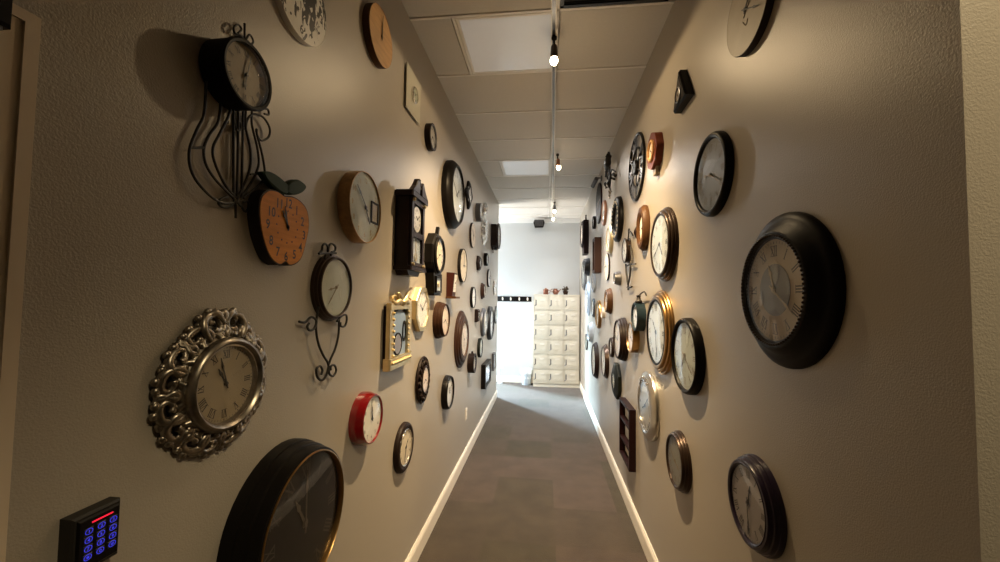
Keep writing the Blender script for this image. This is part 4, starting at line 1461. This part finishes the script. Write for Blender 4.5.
hands(T, .19, .031, (6, 28), HANDM)

T = clock('R', 2.520, .927, .112, .044, 'red oak clock with wavy edge and a small octagonal dial', 'flat', REDWOOD, D_PINK, .60, 'ticks', INK, (5, 13), seg=72, wob=lambda a: 1 + .035 * math.cos(8 * a), name='oak_clock', zd=.043, glass=False)
MB().lathe([(.070, .040), (.070, .052), (.062, .056), (.056, .052), (.056, .040)], 8, rot=PI / 8).build('bezel', TANWOOD, T, False)
MB().prism([(-.028, -.150), (.028, -.150), (.035, -.100), (-.035, -.100)], -.002, .026).build('tail_piece', D_AGED, T, False)

# iron branch
T = thing('branch_clock', 'black iron branch with a bird and dangling silver drops by the ceiling', 'clock', 'R', 4.0, 1.215 + H, 0, RG)
b = MB()
b.tube([(-.17, .28, .02), (-.11, .23, .05), (-.06, .18, .06), (-.10, .12, .05), (-.04, .04, .05), (-.10, -.05, .045), (-.08, -.12, .035)], (.010, .013, .014, .014, .016, .012, .006), 8, 5)
b.tube([(-.04, .04, .05), (.06, .06, .05), (.13, .02, .03)], (.010, .008, .004), 8, 5)
b.tube([(-.10, .12, .05), (-.18, .10, .06), (-.22, .05, .05)], (.010, .008, .006), 8, 5)
b.tube([(-.06, .0, -.002), (-.06, .02, .05)], .012, 8, 1)
for x, y, z, a in ((-.13, .25, .05, 2.4), (-.06, .21, .07, .6), (-.24, .03, .06, -1.2), (.14, .0, .04, -.6), (-.02, -.02, .06, -1.8), (-.17, .275, .03, 2.6)):
    c, s = math.cos(a), math.sin(a)
    b.tube([(x, y, z), (x + .03 * c, y + .03 * s, z + .012), (x + .075 * c, y + .075 * s, z)], (.004, .017, .002), 8, 4)
b.build('branch', IRON, T)
b = MB()
b.tube([(-.05, .085, .085), (.0, .12, .09), (.06, .13, .09), (.10, .165, .09), (.13, .16, .09)], (.006, .030, .036, .024, .003), 10, 5)
b.tube([(-.05, .085, .085), (-.12, .05, .08)], (.014, .004), 8, 1)
b.build('bird', IRON, T)
MB().lathe([(.045, .05), (.047, .066), (.040, .070), (.036, .066), (.036, .05)], 32, cx=-.03, cy=.02).build('bezel', IRON, T)
o = dial(T, .037, .050, .062, D_SILVER, 'ticks', INK, 32)
o.location = (-.03, .02, 0)
for nm, an, L in (('hour_hand', 60, .018), ('minute_hand', 200, .028)):
    hand(nm, T, math.radians(an), L, .003, .064, HANDM).location = (-.03, .02, 0)
for x, y in ((-.09, -.13), (-.055, -.10), (-.115, -.08)):
    b = MB()
    b.tube([(x, y + .05, .04), (x, y, .045)], .0025, 6, 1)
    b.tube([(x, y, .045), (x, y - .02, .046), (x, y - .06, .045)], (.003, .014, .002), 8, 4)
    b.build('drop', CHROME, T)

clock('R', 5.199, 1.245, .262, .016, 'large thin dark red round plate clock below the security camera', 'flat', BURG, D_BLACK, .88, 'roman', BURG, (8, 14), BRASSH, zd=.0145, glass=False)
clock('R', 4.721, 1.017, .149, .028, 'copper-coloured round clock left of the black studded clock', 'round', COPPER, D_PINK, .78, 'ticks', INK, (2, 37), zd=.016)
clock('R', 5.613, 1.077, .090, .036, 'small dark clock with silver face, left of the copper-coloured clock', 'drum', SATIN, D_SILVER, .82, 'ticks', INK, (11, 3))

# tall far box clock
T = thing('wall_regulator', 'tall burgundy box clock with a round rose face at the far right', 'clock', 'R', 6.60, 1.04 + H, 0, RG)
b = MB()
b.box(-.150, .150, -.30, .235, -.002, .075, 0, .005)
b.box(-.165, .165, .215, .240, -.002, .085, 0, .004)
b.build('case', BURG, T, False)
MB().lathe([(.215, .070), (.220, .090), (.205, .106), (.180, .106), (.175, .094), (.175, .070)], 48, cy=.03).build('frame', BURG, T)
dial(T, .178, .074, .094, D_PINK, 'roman').location = (0, .03, 0)
for nm, an, L in (('hour_hand', 75, .09), ('minute_hand', 310, .14)):
    hand(nm, T, math.radians(an), L, .008, .097, HANDM).location = (0, .03, 0)
MB().lathe([(.001, 0), (.024, 0), (.012, .02), (.014, .05), (.010, .07), (.016, .085), (.001, .10)], 12).build('finial', IRON, T).matrix_local = Matrix(((1, 0, 0, .10), (0, 0, 1, .238), (0, -1, 0, .040), (0, 0, 0, 1)))

T = frame_clock('R', 5.121, .560, .114, .220, .083, 'brown upright rectangular box clock, middle height near the far end on the right', WALNUT, D_AGED, .74, .84, 'roman', (7, 26), False, 'box_clock')
clock('R', 4.286, .641, .151, .036, 'shiny gold thin round clock below the copper-coloured one', 'cone', GOLD, D_CREAM, .80, 'roman', INK, (4, 52))
clock('R', 4.489, .368, .152, .018, 'thin cream round clock with dark edge under the shiny gold clock', 'flat', ESPRESSO, D_CREAM, .96, 'ticks', FADED, (9, 46), glass=False, zd=.0175)
clock('R', 3.771, .203, .067, .056, 'tiny pewter clock on the bare wall left of the hanging bracket clock', 'step', PEWTER, D_SILVER, .66, 'ticks', INK, (3, 31))

# double-sided bracket clock
T = thing('bracket_clock', 'bronze drum clock on an iron scroll bracket with a hanging drop', 'clock', 'R', 3.389, .413 + H, 0, RG)
MB().lathe([(.105, -.002), (.105, .006), (.097, .012), (.095, .026), (.105, .030), (.106, .038), (.098, .042), (.088, .040), (.087, -.002)], 48).build('frame', BRONZE, T)
dial(T, .088, .020, .034, D_WHITE, 'roman')
hands(T, .084, .034, (10, 22), HANDM)
MB().dome(.087, .039, .004, 32).build('glass', GLASS, T)
iron(T, 'bracket', [[(.06, .07), (.08, .115), (.082, .155), (.10, .165), (.11, .145), (.09, .13)], [(.09, .134), (.13, .142), (.20, .112), (.24, .09)],
                    [(.08, .03), (.16, .02), (.18, -.03), (.22, -.133)], [(.0, -.130), (.10, -.126), (.22, -.133), (.33, -.14)]], .006, .020)
iron(T, 'drop', [[(-.03, -.11), (-.015, -.17), (.02, -.23), (.055, -.285)], [(.13, -.11), (.155, -.153), (.13, -.22), (.07, -.285)],
                 [(.06, -.27), (.07, -.33)], [(.03, -.305), (.07, -.312), (.16, -.31), (.20, -.305)]], .007, .020)

clock('R', 6.368, .517, .142, .080, 'deep slate clock, right of the long dark far clock', 'step', SLATE, D_GREY, .76, 'ticks', INK, (1, 1))
clock('R', 6.994, .436, .274, .044, 'large dark slate round clock nearest the lockers on the right wall', 'cone', SLATE, D_GREY, .78, 'roman', INK, (5, 38))
clock('R', 5.669, .248, .146, .034, 'pale blue grey round clock beneath the brown box clock', 'round', PALEBLUE, D_WHITE, .78, 'ticks', INK, (12, 9), zd=.02)
clock('R', 6.377, .022, .274, .042, 'large pale blue round clock close to the lockers', 'dish', PALEBLUE, D_WHITE, .74, 'roman', PEWTER, (2, 51))
clock('R', 5.141, -.180, .179, .040, 'golden brown round clock, left of the smaller brown-gold one', 'round', OLDGOLD, D_CREAM, .76, 'ticks', INK, (6, 41), zd=.022)
clock('R', 4.301, -.009, .137, .055, 'brown and gold deep round clock below the thin cream clock', 'step', CHESTNUT, D_PINK, .76, 'arabic', INK, (10, 0), bez=OLDGOLD)
clock('R', 4.730, -.150, .064, .036, 'tiny beige clock between two gold-brown clocks on the right', 'drum', D_BEIGE, D_CREAM, .82, 'ticks', INK, (8, 50))
clock('R', 5.691, -.109, .135, .030, 'slate round clock behind the golden brown one, far right wall', 'cone', SLATE, D_WHITE, .80, 'ticks', INK, (4, 17))

# teal pocket watch
T = clock('R', 2.921, -.115, .102, .062, 'dark teal drum clock with a watch bow and hook on top', 'drum', TEAL, D_WHITE, .86, 'arabic', INK, (9, 52), name='pocket_watch_clock')
b = MB()
b.lathe([(.001, 0), (.022, 0), (.026, .012), (.016, .022), (.012, .042), (.018, .052), (.001, .058)], 14)
b.build('crown', IRON, T).matrix_local = Matrix(((1, 0, 0, .022), (0, 0, 1, .098), (0, -1, 0, .034), (0, 0, 0, 1)))
iron(T, 'hook', [[(.022, .135, ), (.022, .150), (.06, .162), (.126, .172), (.165, .174), (.205, .160), (.215, .148)]], .0045, .030)

clock('R', 3.571, -.337, .188, .070, 'dark walnut round clock with ivory face, left of the teal drum clock', 'step', ESPRESSO, D_PINK, .80, 'roman', INK, (12, 47), zd=.058)
clock('R', 3.133, -.279, .117, .050, 'honey-gold drum clock with pink ivory face, below the teal drum clock', 'drum', OLDGOLD, D_PINK, .90, 'arabic', INK, (4, 6))
clock('R', 4.168, -.478, .100, .030, 'small dark clock tucked left of the dark walnut round clock', 'round', ESPRESSO, D_CREAM, .76, 'ticks', INK, (7, 59), zd=.017)
clock('R', 3.859, -.751, .172, .053, 'dark olive octagonal clock with a small face above the shadow box', 'cone', OLIVE, D_CREAM, .42, 'ticks', INK, (1, 44), seg=8, rot=PI / 8, name='octagon_clock')
clock('R', 4.579, -.681, .189, .043, 'bronze round clock with white face, left of the dark olive octagon', 'step', BRONZE, D_WHITE, .78, 'roman', INK, (11, 36))
clock('R', 5.407, -.794, .237, .052, 'large black-brown round clock, lowest of the far right group', 'step', ESPRESSO, D_SILVER, .80, 'roman', INK, (3, 8))
clock('R', 5.909, -.470, .152, .060, 'pale grey blue clock above the large black-brown one on the right', 'dish', PALEBLUE, D_WHITE, .72, 'ticks', INK, (5, 58))
clock('R', 6.623, -.681, .132, .022, 'small dark slate clock, lowest and furthest on the right wall', 'flat', SLATE, D_GREY, .86, 'ticks', INK, (10, 51))

# brushed steel
T = clock('R', 2.721, -.683, .218, .046, 'brushed steel round clock with bolts above the shadow of the copper-brown clock', 'cone', STEEL, D_SILVER, .74, 'ticks', INK, (8, 9), zd=.034, bez=CHROME)
T['label'] = 'brushed steel round clock with a silver face, right of the shadow box'
b = MB()
for i in range(5):
    a = PI / 2 + (i - 2) * .26
    b.ball((.178 * math.cos(a), .178 * math.sin(a), .040), .014, 10, 6, 1.3, .9, .8)
b.build('bolt', CHROME, T)

# burgundy shadow box
T = thing('shadow_box', 'tall dark red wooden shadow box with three openings, low right wall', 'shadow box', 'R', 3.343, -1.058 + H)
b = MB()
HW, HH, DP = .200, .230, .050
b.box(-HW, -HW + .022, -HH, HH, -.002, DP)
b.box(HW - .022, HW, -HH, HH, -.002, DP)
b.box(-HW + .022, HW - .022, HH - .022, HH, -.002, DP)
b.box(-HW + .022, HW - .022, -HH, -HH + .022, -.002, DP)
b.build('frame', BURG, T, False)
MB().box(-HW + .022, HW - .022, -HH + .022, HH - .022, -.001, .005).build('back_panel', D_WHITE, T, False)
for y in (-.085, .075):
    MB().box(-HW + .022, HW - .022, y - .009, y + .009, .005, DP - .004).build('shelf', BURG, T, False)
